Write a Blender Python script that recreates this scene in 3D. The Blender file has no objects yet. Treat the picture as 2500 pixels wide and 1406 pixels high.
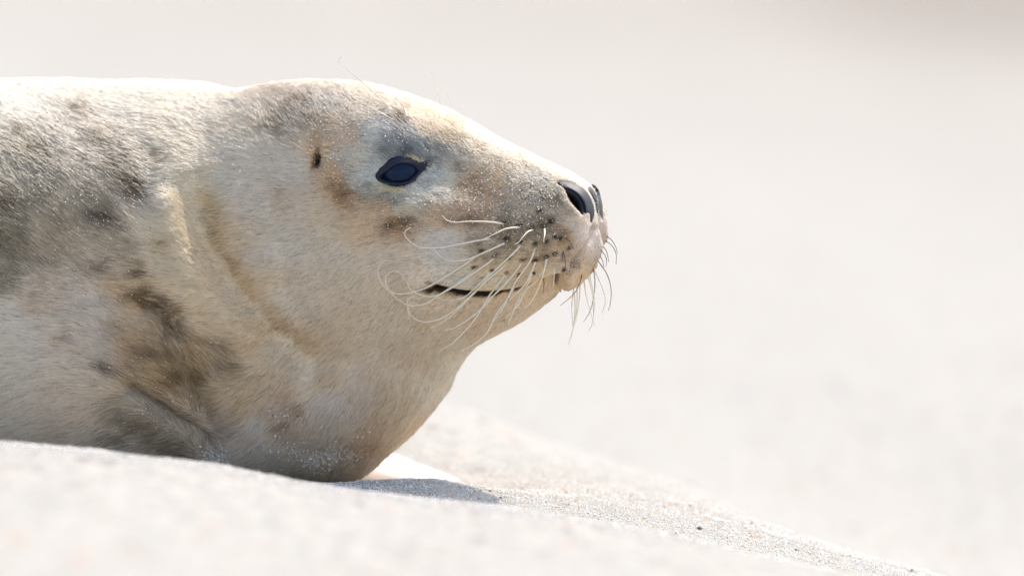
import bpy, bmesh, math, random
import numpy as np
from mathutils import Vector
from mathutils.bvhtree import BVHTree
from mathutils.geometry import delaunay_2d_cdt

# ------------------------------------------------------------------ camera, sky, sun, exposure
SC = bpy.context.scene
COL = SC.collection
PX = 1.0 / 3125.0            # one photo pixel at the seal, in metres
PITCH = math.radians(4.0)
DIST = 8.0
MID = np.array([0.0, 0.0, 0.225])
FWD = np.array([0.0, math.cos(PITCH), -math.sin(PITCH)])
UP = np.array([0.0, math.sin(PITCH), math.cos(PITCH)])
CAM = MID - FWD * DIST
FPX = DIST / PX

cam_data = bpy.data.cameras.new('camera')
cam = bpy.data.objects.new('camera', cam_data)
COL.objects.link(cam)
cam.location = CAM.tolist()
cam.rotation_euler = (math.radians(90) - PITCH, 0, 0)
cam_data.sensor_width = 36.0
cam_data.lens = 36.0 * FPX / 2500.0
cam_data.clip_start = 0.1
cam_data.clip_end = 2000
cam_data.dof.use_dof = True
cam_data.dof.focus_distance = DIST - 0.118
cam_data.dof.aperture_fstop = 4.5
SC.camera = cam

SUN_EL = math.radians(56)
SUN_AZ = math.radians(40)     # from +y towards +x
world = bpy.data.worlds.new('World')
SC.world = world
world.use_nodes = True
wn = world.node_tree
bg = wn.nodes['Background']
sky = wn.nodes.new('ShaderNodeTexSky')
sky.sky_type = 'NISHITA'
sky.sun_disc = False
sky.sun_elevation = SUN_EL
sky.sun_rotation = SUN_AZ
sky.dust_density = 3.0
sky.air_density = 0.9
sky.ozone_density = 0.6
wn.links.new(sky.outputs[0], bg.inputs[0])
bg.inputs[1].default_value = 0.15

sun_data = bpy.data.lights.new('sun', 'SUN')
sun_data.energy = 2.0
sun_data.angle = math.radians(1.0)
sun_data.color = (1.0, 0.95, 0.865)
sun = bpy.data.objects.new('sun', sun_data)
COL.objects.link(sun)
to_sun = Vector((math.sin(SUN_AZ) * math.cos(SUN_EL), math.cos(SUN_AZ) * math.cos(SUN_EL), math.sin(SUN_EL)))
sun.rotation_euler = to_sun.to_track_quat('Z', 'Y').to_euler()
sun.location = (to_sun * 20)

SC.view_settings.view_transform = 'Standard'
SC.view_settings.look = 'None'
SC.view_settings.gamma = 1.0
SC.view_settings.use_curve_mapping = False
SC.view_settings.exposure = 1.27
SC.render.engine = 'CYCLES'
SC.cycles.use_denoising = True
SC.cycles.denoiser = 'OPENIMAGEDENOISE'
SC.cycles.denoising_input_passes = 'RGB_ALBEDO_NORMAL'
SC.cycles.max_bounces = 24
SC.cycles.diffuse_bounces = 14
SC.cycles.transmission_bounces = 10
SC.cycles.caustics_reflective = False
SC.cycles.caustics_refractive = False
SC.cycles_curves.shape = 'RIBBONS'
SC.cycles_curves.subdivisions = 2

rng = np.random.default_rng(7)
random.seed(7)

# ------------------------------------------------------------------ helpers
def at(px, py, y=0.0):
    """World point that stands y metres behind the seal's plane on the sight line of a photo pixel."""
    px = np.asarray(px, float); py = np.asarray(py, float); y = np.asarray(y, float)
    dx = (px - 1250.0); du = (703.0 - py)
    ry = FWD[1] * FPX + UP[1] * du
    rz = FWD[2] * FPX + UP[2] * du
    t = (y - CAM[1]) / ry
    return np.stack(np.broadcast_arrays(CAM[0] + dx * t, CAM[1] + ry * t, CAM[2] + rz * t), -1)

def proj(P):
    d = P - CAM
    f = d @ FWD
    return 1250.0 + d[..., 0] / f * FPX, 703.0 - (d @ UP) / f * FPX

def hash3(i, j, k, seed):
    h = (i.astype(np.int64) * 374761393 + j.astype(np.int64) * 668265263 + k.astype(np.int64) * 2147483647 + seed * 974711) & 0x7fffffff
    h = ((h ^ (h >> 13)) * 1274126177) & 0x7fffffff
    h = (h ^ (h >> 16)) & 0xffffff
    return h / float(0xffffff)

def noise(P, scale, seed=0):
    """value noise in -1..1"""
    Q = P / scale
    I = np.floor(Q).astype(np.int64); F = Q - I
    F = F * F * (3 - 2 * F)
    out = 0
    for a in (0, 1):
        wa = F[..., 0] if a else 1 - F[..., 0]
        for b in (0, 1):
            wb = F[..., 1] if b else 1 - F[..., 1]
            for c in (0, 1):
                wc = F[..., 2] if c else 1 - F[..., 2]
                out = out + wa * wb * wc * hash3(I[..., 0] + a, I[..., 1] + b, I[..., 2] + c, seed)
    return out * 2 - 1

def lin(rgb):
    c = np.asarray(rgb, float) / 255.0
    return np.where(c <= 0.04045, c / 12.92, ((c + 0.055) / 1.055) ** 2.4)

def new_mesh(name, V, F, mat, parent=None, smooth=True, cols=None):
    me = bpy.data.meshes.new(name)
    V = np.asarray(V, np.float32)
    if isinstance(F, np.ndarray):
        n = F.shape[1]
        me.vertices.add(len(V)); me.vertices.foreach_set('co', V.ravel())
        me.loops.add(F.size); me.loops.foreach_set('vertex_index', F.ravel().astype(np.int32))
        me.polygons.add(len(F)); me.polygons.foreach_set('loop_start', (np.arange(len(F)) * n).astype(np.int32))
        me.update(calc_edges=True); me.validate()
    else:
        me.from_pydata([tuple(v) for v in V], [], [tuple(f) for f in F]); me.update()
    if smooth:
        me.polygons.foreach_set('use_smooth', np.ones(len(me.polygons), bool))
    if cols is not None:
        a = me.color_attributes.new('tint', 'FLOAT_COLOR', 'POINT')
        c = np.ones((len(V), 4), np.float32); c[:, :3] = cols
        a.data.foreach_set('color', c.ravel())
    me.materials.append(mat)
    o = bpy.data.objects.new(name, me)
    COL.objects.link(o)
    if parent is not None:
        o.parent = parent
    return o

def mat_new(name):
    m = bpy.data.materials.new(name); m.use_nodes = True
    nt = m.node_tree
    return m, nt, nt.nodes['Principled BSDF']

def N(nt, t, **kw):
    n = nt.nodes.new(t)
    for k, v in kw.items():
        setattr(n, k, v)
    return n

def L(nt, a, b):
    nt.links.new(a, b)

def catmull(ctrl, per):
    """Catmull-Rom through rows of ctrl, per[i] samples in segment i."""
    ctrl = np.asarray(ctrl, float)
    P = np.vstack([2 * ctrl[0] - ctrl[1], ctrl, 2 * ctrl[-1] - ctrl[-2]])
    out = []
    for i in range(len(ctrl) - 1):
        t = np.linspace(0, 1, per[i], endpoint=False)[:, None]
        p0, p1, p2, p3 = P[i], P[i + 1], P[i + 2], P[i + 3]
        out.append(0.5 * ((2 * p1) + (-p0 + p2) * t + (2 * p0 - 5 * p1 + 4 * p2 - p3) * t ** 2 + (-p0 + 3 * p1 - 3 * p2 + p3) * t ** 3))
    out.append(ctrl[-1:])
    return np.vstack(out)

def curve_pts(pts, n):
    pts = np.asarray(pts, float)
    c = catmull(pts, [10] * (len(pts) - 1))
    d = np.r_[0, np.cumsum(np.linalg.norm(np.diff(c, axis=0), axis=1))]
    s = np.linspace(0, d[-1], n)
    return np.stack([np.interp(s, d, c[:, k]) for k in range(c.shape[1])], -1)

def line_dist(x, y, pts):
    """distance to a smooth polyline, signed side and the position 0..1 along it"""
    c = curve_pts(pts, 40)
    best = np.full(x.shape, 1e9); side = np.zeros(x.shape); along = np.zeros(x.shape)
    for k in range(len(c) - 1):
        a, b = c[k], c[k + 1]
        ab = b - a; l2 = ab @ ab + 1e-9
        t = np.clip(((x - a[0]) * ab[0] + (y - a[1]) * ab[1]) / l2, 0, 1)
        dx = x - a[0] - t * ab[0]; dy = y - a[1] - t * ab[1]
        d = np.hypot(dx, dy)
        m = d < best
        best = np.where(m, d, best)
        side = np.where(m, np.sign(ab[0] * dy - ab[1] * dx), side)
        along = np.where(m, (k + t) / (len(c) - 1), along)
    return best, side, along

def in_poly(x, y, poly):
    poly = np.asarray(poly, float)
    ins = np.zeros(x.shape, bool)
    n = len(poly)
    for i in range(n):
        x0, y0 = poly[i]; x1, y1 = poly[(i + 1) % n]
        c = ((y0 > y) != (y1 > y))
        xi = (x1 - x0) * (y - y0) / ((y1 - y0) if y1 != y0 else 1e-9) + x0
        ins ^= c & (x < xi)
    return ins

def poly_dist(x, y, poly):
    """signed distance to a closed outline, positive inside"""
    poly = np.asarray(poly, float)
    best = np.full(x.shape, 1e9)
    n = len(poly)
    for i in range(n):
        a = poly[i]; b = poly[(i + 1) % n]; ab = b - a
        t = np.clip(((x - a[0]) * ab[0] + (y - a[1]) * ab[1]) / (ab @ ab + 1e-9), 0, 1)
        best = np.minimum(best, np.hypot(x - a[0] - t * ab[0], y - a[1] - t * ab[1]))
    return np.where(in_poly(x, y, poly), best, -best)

def smooth_poly(poly, n=90):
    p = np.asarray(poly, float)
    ext = np.vstack([p[-3:], p, p[:3]])
    c = catmull(ext, [12] * (len(ext) - 1))[3 * 12 - 12 + 12: (3 + len(p)) * 12]
    d = np.r_[0, np.cumsum(np.linalg.norm(np.diff(np.vstack([c, c[:1]]), axis=0), axis=1))]
    cc = np.vstack([c, c[:1]])
    s = np.linspace(0, d[-1], n, endpoint=False)
    return np.stack([np.interp(s, d, cc[:, k]) for k in range(2)], -1)

def sstep(a, b, x):
    t = np.clip((x - a) / (b - a), 0, 1)
    return t * t * (3 - 2 * t)

# ------------------------------------------------------------------ ground
def prof(pts):
    p = np.array(pts, float)
    def f(x):
        # smooth interpolation
        xs = p[:, 0]; ys = p[:, 1]
        acc = 0
        for o in (-60, -30, 0, 30, 60):
            acc = acc + np.interp(x + o, xs, ys)
        return acc / 5
    return f

R1 = prof([(-3000, 1060), (0, 1077), (250, 1092), (550, 1134), (700, 1162), (850, 1190), (1050, 1215), (1250, 1240), (1400, 1262), (1600, 1302), (1800, 1350), (2000, 1392), (2150, 1420), (2500, 1500), (4000, 1700)])
G0 = prof([(-3000, 1120), (0, 1130), (700, 1182), (850, 1182), (950, 1172), (1090, 1173), (1190, 1196), (1300, 1214), (1500, 1240), (1700, 1275), (1900, 1325), (2100, 1378), (2300, 1430), (2500, 1490), (4000, 1700)])
G1 = prof([(-3000, 1105), (0, 1120), (700, 1180), (850, 1200), (1100, 1204), (1200, 1206), (1300, 1192), (1500, 1205), (1700, 1236), (1900, 1290), (2100, 1350), (2300, 1405), (2500, 1460), (4000, 1700)])
R3 = prof([(-3000, 960), (0, 975), (800, 970), (1050, 985), (1168, 1012), (1340, 1072), (1594, 1140), (1776, 1203), (1870, 1256), (2000, 1320), (2200, 1400), (2500, 1500), (4000, 1750)])
ST_Y = np.array([-9.0, -3.0, -2.0, -0.50, -0.30, -0.06, 0.10, 0.35, 0.85, 1.5, 2.6])

def ground_z(X, Y):
    X = np.asarray(X, float); Y = np.asarray(Y, float)
    px = np.clip(1250 + X / PX, -3000, 4000)
    def zof(py, y):
        return at(px, py, y)[..., 2]
    st = []
    beach = -0.085
    right = sstep(1200, 2600, px)
    st.append(np.full(X.shape, -0.22)); st.append(np.full(X.shape, -0.12) - 0.03 * right)
    st.append(zof(R1(px) + 350 - 160 * right, -2.0))
    st.append(zof(R1(px), -0.50))
    st.append(zof(R1(px) + 34, -0.30))
    st.append(zof(G0(px), -0.06))
    st.append(zof(G1(px), 0.10))
    st.append(zof(G1(px) * 0.62 + R3(px) * 0.38, 0.35))
    st.append(zof(R3(px), 0.85))
    st.append(zof(R3(px) + 60, 1.5) * 0.35 + beach * 0.65)
    st.append(np.full(X.shape, beach))
    S = np.stack(st, 0)
    # monotone-ish cubic (Hermite with limited tangents) over the stations
    idx = np.clip(np.searchsorted(ST_Y, Y) - 1, 0, len(ST_Y) - 2)
    h = np.diff(ST_Y)
    dS = np.diff(S, axis=0) / h.reshape((-1,) + (1,) * X.ndim)
    m = np.zeros_like(S)
    a = dS[:-1]; b = dS[1:]
    m[1:-1] = np.where(a * b > 0, 2 * a * b / (a + b + np.where(a + b == 0, 1e-12, 0)), 0)
    g = lambda A, i: np.take_along_axis(A, i[None], 0)[0]
    h_i = h[idx]; t = np.clip((Y - ST_Y[idx]) / h_i, 0, 1)
    z = (2 * t ** 3 - 3 * t ** 2 + 1) * g(S, idx) + (t ** 3 - 2 * t ** 2 + t) * h_i * g(m, idx) + (-2 * t ** 3 + 3 * t ** 2) * g(S, idx + 1) + (t ** 3 - t ** 2) * h_i * g(m, idx + 1)
    P = np.stack([X, Y, 0 * X], -1)
    far = np.clip((Y - 2.6) / 30.0, 0, 6)
    near = np.exp(-np.clip(np.abs(Y) - 1.5, 0, None) / 1.0)
    z = z + 0.0013 * near * noise(P, 0.055, 3) + 0.0007 * near * noise(P, 0.019, 4) + 0.00035 * near * noise(P, 0.007, 5)
    fg = sstep(-0.5, -0.75, Y) * near
    z = z + fg * (0.0021 * noise(P * np.array([1, .5, 1]), 0.030, 9) + 0.0016 * noise(P * np.array([1, .5, 1]), 0.013, 10))
    z = z + (1 - near) * (0.012 * noise(P, 0.6, 6) + 0.006 * noise(P, 0.2, 61)) + 0.25 * far * (0.5 + 0.5 * noise(P, 14.0, 8)) * sstep(2.6, 20, Y)
    return z

def axis(lo, hi, step, far_lo, far_hi, growth=1.12):
    core = np.arange(lo, hi + step * .5, step)
    def grow(start, end, sgn):
        out = []; s = step; x = start
        while sgn * (end - x) > 0:
            s *= growth; x += sgn * s; out.append(x)
        return out
    return np.array(sorted(grow(core[0], far_lo, -1)) + list(core) + grow(core[-1], far_hi, 1))

gx = axis(-0.45, 0.45, 0.0030, -400, 400)
gy = axis(-0.62, 0.60, 0.0038, -60, 900)
gy = np.r_[axis(-2.3, -1.9, 0.1, -60, -1.9)[:-1], np.arange(-1.9, -0.62, 0.0085), gy[gy > -0.621]]
GX, GY = np.meshgrid(gx, gy)
GZ = ground_z(GX, GY)
gv = np.stack([GX, GY, GZ], -1).reshape(-1, 3)
nx_, ny_ = len(gx), len(gy)
ii = (np.arange(ny_ - 1)[:, None] * nx_ + np.arange(nx_ - 1)[None]).ravel()
gf = np.stack([ii, ii + 1, ii + 1 + nx_, ii + nx_], -1)

SAND = (0.306, 0.298, 0.267)
m_sand, nt, bs = mat_new('pale_sand')
geo = N(nt, 'ShaderNodeNewGeometry')
n1 = N(nt, 'ShaderNodeTexNoise'); n1.inputs['Scale'].default_value = 900; n1.inputs['Detail'].default_value = 2
n2 = N(nt, 'ShaderNodeTexVoronoi'); n2.inputs['Scale'].default_value = 650
n3 = N(nt, 'ShaderNodeTexNoise'); n3.inputs['Scale'].default_value = 95; n3.inputs['Detail'].default_value = 4
n4 = N(nt, 'ShaderNodeTexNoise'); n4.inputs['Scale'].default_value = 0.35; n4.inputs['Detail'].default_value = 3
for n in (n1, n2, n3, n4):
    L(nt, geo.outputs['Position'], n.inputs['Vector'])
r1 = N(nt, 'ShaderNodeValToRGB')
e = r1.color_ramp.elements
e[0].position = 0.30; e[0].color = (0.245, 0.23, 0.20, 1)
e[1].position = 0.52; e[1].color = (*SAND, 1)
x = r1.color_ramp.elements.new(0.72); x.color = (0.415, 0.405, 0.375, 1)
L(nt, n1.outputs['Fac'], r1.inputs[0])
# odd coloured grains
r2 = N(nt, 'ShaderNodeValToRGB')
r2.color_ramp.interpolation = 'CONSTANT'
e = r2.color_ramp.elements
e[0].position = 0.0; e[0].color = (0.16, 0.14, 0.13, 1)
e[1].position = 0.035; e[1].color = (0.62, 0.42, 0.28, 1)
x = e.new(0.10); x.color = (*SAND, 1)
sep = N(nt, 'ShaderNodeSeparateColor')
L(nt, n2.outputs['Color'], sep.inputs[0]); L(nt, sep.outputs[0], r2.inputs[0])
mx = N(nt, 'ShaderNodeMix', data_type='RGBA'); mx.inputs[0].default_value = 0.42
L(nt, r1.outputs[0], mx.inputs[6]); L(nt, r2.outputs[0], mx.inputs[7])
# soft patches
r3 = N(nt, 'ShaderNodeMapRange'); r3.inputs[1].default_value = 0.3; r3.inputs[2].default_value = 0.7
r3.inputs[3].default_value = 0.86; r3.inputs[4].default_value = 1.06
L(nt, n3.outputs['Fac'], r3.inputs[0])
mul = N(nt, 'ShaderNodeMix', data_type='RGBA', blend_type='MULTIPLY'); mul.inputs[0].default_value = 1
L(nt, mx.outputs[2], mul.inputs[6]); L(nt, r3.outputs[0], mul.inputs[7])
# scattered flecks in darker grey and brown
n5 = N(nt, 'ShaderNodeTexVoronoi'); n5.inputs['Scale'].default_value = 46
mp5 = N(nt, 'ShaderNodeMapping'); mp5.inputs['Scale'].default_value = (1, .22, 1)
L(nt, geo.outputs['Position'], mp5.inputs['Vector']); L(nt, mp5.outputs[0], n5.inputs['Vector']); L(nt, mp5.outputs[0], n3.inputs['Vector'])
s5 = N(nt, 'ShaderNodeSeparateColor'); L(nt, n5.outputs['Color'], s5.inputs[0])
g5 = N(nt, 'ShaderNodeMath', operation='GREATER_THAN'); g5.inputs[1].default_value = 0.74; L(nt, s5.outputs[0], g5.inputs[0])
d5 = N(nt, 'ShaderNodeMapRange', interpolation_type='SMOOTHSTEP'); d5.inputs[1].default_value = 0.42; d5.inputs[2].default_value = 0.12; d5.inputs[3].default_value = 0; d5.inputs[4].default_value = 0.75
L(nt, n5.outputs['Distance'], d5.inputs[0])
f5 = N(nt, 'ShaderNodeMath', operation='MULTIPLY'); L(nt, g5.outputs[0], f5.inputs[0]); L(nt, d5.outputs[0], f5.inputs[1])
c5 = N(nt, 'ShaderNodeMix', data_type='RGBA'); L(nt, s5.outputs[1], c5.inputs[0]); c5.inputs[6].default_value = (0.16, 0.15, 0.15, 1); c5.inputs[7].default_value = (0.36, 0.26, 0.19, 1)
x5 = N(nt, 'ShaderNodeMix', data_type='RGBA'); L(nt, f5.outputs[0], x5.inputs[0]); L(nt, mul.outputs[2], x5.inputs[6]); L(nt, c5.outputs[2], x5.inputs[7])
mul = x5
# darker sand further off and to the right, and one darker oval patch
sp = N(nt, 'ShaderNodeSeparateXYZ'); L(nt, geo.outputs['Position'], sp.inputs[0])
my = N(nt, 'ShaderNodeMath', operation='MULTIPLY_ADD'); my.inputs[1].default_value = 3.2; my.inputs[2].default_value = -1.6
L(nt, n4.outputs['Fac'], my.inputs[0])
mxx = N(nt, 'ShaderNodeMath', operation='MULTIPLY_ADD'); mxx.inputs[1].default_value = 2.2
L(nt, sp.outputs['X'], mxx.inputs[0]); L(nt, sp.outputs['Y'], mxx.inputs[2])
yy = N(nt, 'ShaderNodeMath', operation='ADD'); L(nt, mxx.outputs[0], yy.inputs[0]); L(nt, my.outputs[0], yy.inputs[1])
dr = N(nt, 'ShaderNodeMapRange', interpolation_type='SMOOTHSTEP')
dr.inputs[1].default_value = 5.0; dr.inputs[2].default_value = 15.0; dr.inputs[3].default_value = 0.0; dr.inputs[4].default_value = 1.0
L(nt, yy.outputs[0], dr.inputs[0])
far_tone = N(nt, 'ShaderNodeMix', data_type='RGBA'); L(nt, dr.outputs[0], far_tone.inputs[0])
L(nt, mul.outputs[2], far_tone.inputs[6]); far_tone.inputs[7].default_value = (0.262, 0.240, 0.203, 1)
vs_ = N(nt, 'ShaderNodeVectorMath', operation='SUBTRACT'); vs_.inputs[1].default_value = (1.05, 12.9, 0)
L(nt, geo.outputs['Position'], vs_.inputs[0])
vm_ = N(nt, 'ShaderNodeVectorMath', operation='MULTIPLY'); vm_.inputs[1].default_value = (1.5, 0.30, 0)
L(nt, vs_.outputs[0], vm_.inputs[0])
vl_ = N(nt, 'ShaderNodeVectorMath', operation='LENGTH'); L(nt, vm_.outputs[0], vl_.inputs[0])
wd = N(nt, 'ShaderNodeMapRange', interpolation_type='SMOOTHSTEP')
wd.inputs[1].default_value = 1.25; wd.inputs[2].default_value = 0.35; wd.inputs[3].default_value = 0.0; wd.inputs[4].default_value = 0.9
L(nt, vl_.outputs['Value'], wd.inputs[0])
dark_patch = N(nt, 'ShaderNodeMix', data_type='RGBA'); L(nt, wd.outputs[0], dark_patch.inputs[0])
L(nt, far_tone.outputs[2], dark_patch.inputs[6]); dark_patch.inputs[7].default_value = (0.19, 0.168, 0.138, 1)
L(nt, dark_patch.outputs[2], bs.inputs['Base Color'])
bs.inputs['Roughness'].default_value = 0.9
bs.inputs['Specular IOR Level'].default_value = 0.25
bmp = N(nt, 'ShaderNodeBump'); bmp.inputs['Strength'].default_value = 0.6; bmp.inputs['Distance'].default_value = 0.0006
L(nt, n1.outputs['Fac'], bmp.inputs['Height']); L(nt, bmp.outputs[0], bs.inputs['Normal'])

ground = new_mesh('ground', gv, gf, m_sand)
ground['kind'] = 'structure'
ground['label'] = 'pale dry beach sand lying in low soft mounds'

# ------------------------------------------------------------------ grains of sand
OCT = np.array([(1, 0, 0), (-1, 0, 0), (0, 1, 0), (0, -1, 0), (0, 0, 1), (0, 0, -1)], float)
OCF = np.array([(0, 2, 4), (2, 1, 4), (1, 3, 4), (3, 0, 4), (2, 0, 5), (1, 2, 5), (3, 1, 5), (0, 3, 5)])
GRAIN_COLS = np.array([(0.78, 0.755, 0.69), (0.68, 0.645, 0.57), (0.84, 0.825, 0.78), (0.72, 0.58, 0.42), (0.62, 0.42, 0.27), (0.40, 0.35, 0.30), (0.12, 0.09, 0.075)])
GRAIN_W = np.array([0.34, 0.24, 0.20, 0.11, 0.06, 0.035, 0.015])

m_grain, nt, bs = mat_new('sand_grain')
at_ = N(nt, 'ShaderNodeAttribute', attribute_name='tint')
L(nt, at_.outputs['Color'], bs.inputs['Base Color'])
bs.inputs['Roughness'].default_value = 0.6
bs.inputs['Specular IOR Level'].default_value = 0.22

def grains(name, C, R, cols, kind='stuff', label=None):
    n = len(C)
    J = OCT[None] * (0.7 + 0.6 * rng.random((n, 6, 1)))
    q = rng.normal(size=(n, 4)); q /= np.linalg.norm(q, axis=1)[:, None]
    w, x, y, z = q.T
    Rm = np.stack([1 - 2 * (y * y + z * z), 2 * (x * y - z * w), 2 * (x * z + y * w), 2 * (x * y + z * w), 1 - 2 * (x * x + z * z), 2 * (y * z - x * w), 2 * (x * z - y * w), 2 * (y * z + x * w), 1 - 2 * (x * x + y * y)], -1).reshape(n, 3, 3)
    V = np.einsum('nij,nkj->nki', Rm, J) * R[:, None, None] + C[:, None]
    F = (OCF[None] + 6 * np.arange(n)[:, None, None]).reshape(-1, 3)
    o = new_mesh(name, V.reshape(-1, 3), F, m_grain, smooth=False, cols=np.repeat(cols, 6, 0))
    if kind: o['kind'] = kind
    if label: o['label'] = label
    return o

def pick_cols(n):
    k = rng.choice(len(GRAIN_W), n, p=GRAIN_W / GRAIN_W.sum())
    return GRAIN_COLS[k] * (0.85 + 0.25 * rng.random((n, 1)))

na, nb = 90000, 40000
X1 = rng.uniform(-0.16, 0.43, na); Y1 = np.where(rng.random(na) < .55, rng.normal(0.0, 0.12, na), rng.normal(0.12, 0.22, na))
X2 = rng.uniform(-0.45, 0.43, nb); Y2 = -0.50 + rng.normal(0, 0.07, nb)
Xg = np.r_[X1, X2]; Yg = np.r_[Y1, Y2]
Rg = np.clip(np.exp(rng.normal(np.log(0.00042), 0.35, len(Xg))), 0.00022, 0.0013)
Zg = ground_z(Xg, Yg) + Rg * 0.35
grains('sand_grains', np.stack([Xg, Yg, Zg], -1), Rg, pick_cols(len(Xg)), label='loose pale and amber grains on the sand surface')

# ------------------------------------------------------------------ the seal's body
def ring(tx, ty, bx, by, w, cy, p=2.1, k=0.0):
    return (tx, ty, bx, by, w, cy, p, k)
#        top px      bottom px    halfwidth  depth(px) exponent  lower-widening
RINGS = [
    ring(-3560, 1215, -3560, 1235, 25, 420),
    ring(-3480, 1160, -3480, 1270, 90, 420),
    ring(-3200, 1060, -3200, 1300, 170, 400),
    ring(-2700, 850, -2700, 1325, 290, 380),
    ring(-2000, 560, -2000, 1340, 430, 360),
    ring(-1300, 330, -1300, 1350, 560, 340),
    ring(-700, 225, -700, 1350, 630, 310),
    ring(-300, 198, -280, 1350, 640, 290),
    ring(-100, 203, -60, 1345, 630, 280),
    ring(80, 202, 140, 1340, 610, 265, 2.1, .04),
    ring(220, 201, 300, 1325, 580, 245, 2.1, .08),
    ring(350, 202, 450, 1300, 540, 220, 2.1, .12),
    ring(460, 206, 590, 1265, 490, 185, 2.1, .15),
    ring(530, 214, 690, 1235, 440, 150, 2.1, .17),
    ring(580, 217, 768, 1203, 405, 120, 2.1, .18),
    ring(630, 211, 836, 1180, 380, 95, 2.1, .18),
    ring(690, 204, 898, 1146, 358, 70, 2.1, .18),
    ring(760, 199, 954, 1097, 338, 40, 2.1, .18),
    ring(830, 200, 1008, 1038, 318, 12, 2.1, .17),
    ring(900, 209, 1062, 970, 298, -15, 2.1, .16),
    ring(965, 224, 1100, 905, 278, -42, 2.1, .14),
    ring(1030, 246, 1130, 862, 258, -70, 2.15, .13),
    ring(1095, 273, 1172, 834, 236, -97, 2.15, .13),
    ring(1160, 309, 1228, 808, 212, -124, 2.2, .14),
    ring(1225, 346, 1282, 777, 190, -150, 2.25, .16),
    ring(1285, 375, 1330, 746, 170, -174, 2.35, .17),
    ring(1340, 401, 1364, 720, 152, -196, 2.4, .16),
    ring(1382, 421, 1380, 705, 134, -213, 2.4, .12),
    ring(1413, 439, 1398, 690, 116, -227, 2.4, .06),
    ring(1436, 456, 1425, 668, 100, -237, 2.4, .02),
    ring(1450, 477, 1442, 642, 84, -244, 2.3, .02),
    ring(1457, 505, 1453, 616, 60, -248, 2.2, 0),
    ring(1459, 533, 1458, 590, 32, -250, 2.1, 0),
    ring(1460, 560, 1461, 572, 8, -251, 2.1, 0),
]
YAW_X = [-500, 400, 700, 900, 1300, 1500]
YAW_A = [3, 6, 12, 18, 21, 21]
rc = np.array(RINGS, float)
segd = np.hypot(np.diff((rc[:, 0] + rc[:, 2]) / 2), np.diff((rc[:, 1] + rc[:, 3]) / 2))
midx = (rc[1:, 0] + rc[1:, 2]) / 2
per = [max(5, int(d / (4.2 if mx_ > 650 else (7.0 if mx_ > -100 else 30)))) for d, mx_ in zip(segd, midx)]
RR = catmull(rc, per)
NR = len(RR)
NA, NF = 300, 130
th = np.r_[np.linspace(0, np.pi, NA, endpoint=False), np.linspace(np.pi, 2 * np.pi, NF, endpoint=False)]
NT = len(th)
T = at(RR[:, 0], RR[:, 1], RR[:, 5] * PX); B = at(RR[:, 2], RR[:, 3], RR[:, 5] * PX)
Cc = (T + B) / 2; Hh = (T - B) / 2
yaw = np.radians(np.interp(Cc[:, 0] / PX + 1250, YAW_X, YAW_A))
lat = np.stack([-np.sin(yaw), -np.cos(yaw), 0 * yaw], -1)          # towards the camera side
tt = np.cos(th)[None]; pp = RR[:, 6][:, None]
ss = np.sin(th)[None]
# superellipse
ex = 2.0 / pp
ct = np.sign(tt) * np.abs(tt) ** ex
st_ = np.sign(ss) * np.abs(ss) ** ex
wid = (np.clip(RR[:, 4], 2, None) * PX)[:, None] * st_ * (1 - RR[:, 7][:, None] * ct)
V0 = Cc[:, None] + Hh[:, None] * ct[..., None] + lat[:, None] * wid[..., None]

def grid_normals(V):
    dth = np.roll(V, -1, 1) - np.roll(V, 1, 1)
    ds = np.gradient(V, axis=0)
    n = np.cross(ds, dth)
    n /= np.linalg.norm(n, axis=-1, keepdims=True) + 1e-12
    out = V - Cc[:, None]
    s = np.sign(np.sum(n * out, -1, keepdims=True)); s[s == 0] = 1
    flip = np.sign(np.sum(s[NR // 3: NR // 2]))
    return n * flip
N0 = grid_normals(V0)

near = V0[:, :NA + 1]
cx, cy = proj(near)

# outlines, in photo pixels
EYE_IN = [(932, 432), (944, 419), (955, 410), (966, 403), (981, 399), (997, 400), (1009, 405), (1018, 415), (1016, 424), (1008, 433), (997, 441), (981, 446), (960, 445), (944, 441)]
EYE_OUT = [(915, 428), (921, 416), (930, 406), (945, 395), (965, 386), (987, 382), (1010, 384), (1028, 391), (1043, 391), (1060, 386), (1046, 401), (1040, 411), (1029, 421), (1017, 436), (1003, 447), (985, 453), (964, 454), (944, 450), (928, 444), (918, 437)]
PAD = [(1362, 446), (1378, 442), (1397, 446), (1414, 454), (1429, 465), (1440, 480), (1448, 497), (1452, 514), (1450, 531), (1444, 545), (1441, 540), (1441, 528), (1436, 520), (1429, 522), (1422, 527), (1413, 518), (1403, 508), (1392, 494), (1385, 481), (1380, 467), (1370, 457)]
HOLE = [(1381, 463), (1393, 466), (1404, 472), (1414, 482), (1422, 493), (1426, 505), (1427, 516), (1422, 526), (1413, 518), (1403, 508), (1392, 494), (1385, 481)]
PAD2 = [(1434, 461), (1441, 453), (1449, 450), (1457, 457), (1463, 467), (1467, 482), (1471, 500), (1472, 522), (1468, 546), (1462, 538), (1456, 519), (1452, 497), (1443, 477)]
MOUTH = [(1030, 686), (1050, 695), (1080, 703), (1120, 710), (1170, 713), (1215, 711), (1255, 706), (1292, 695), (1322, 681), (1346, 669), (1361, 666), (1370, 676), (1373, 692), (1370, 708)]

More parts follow.
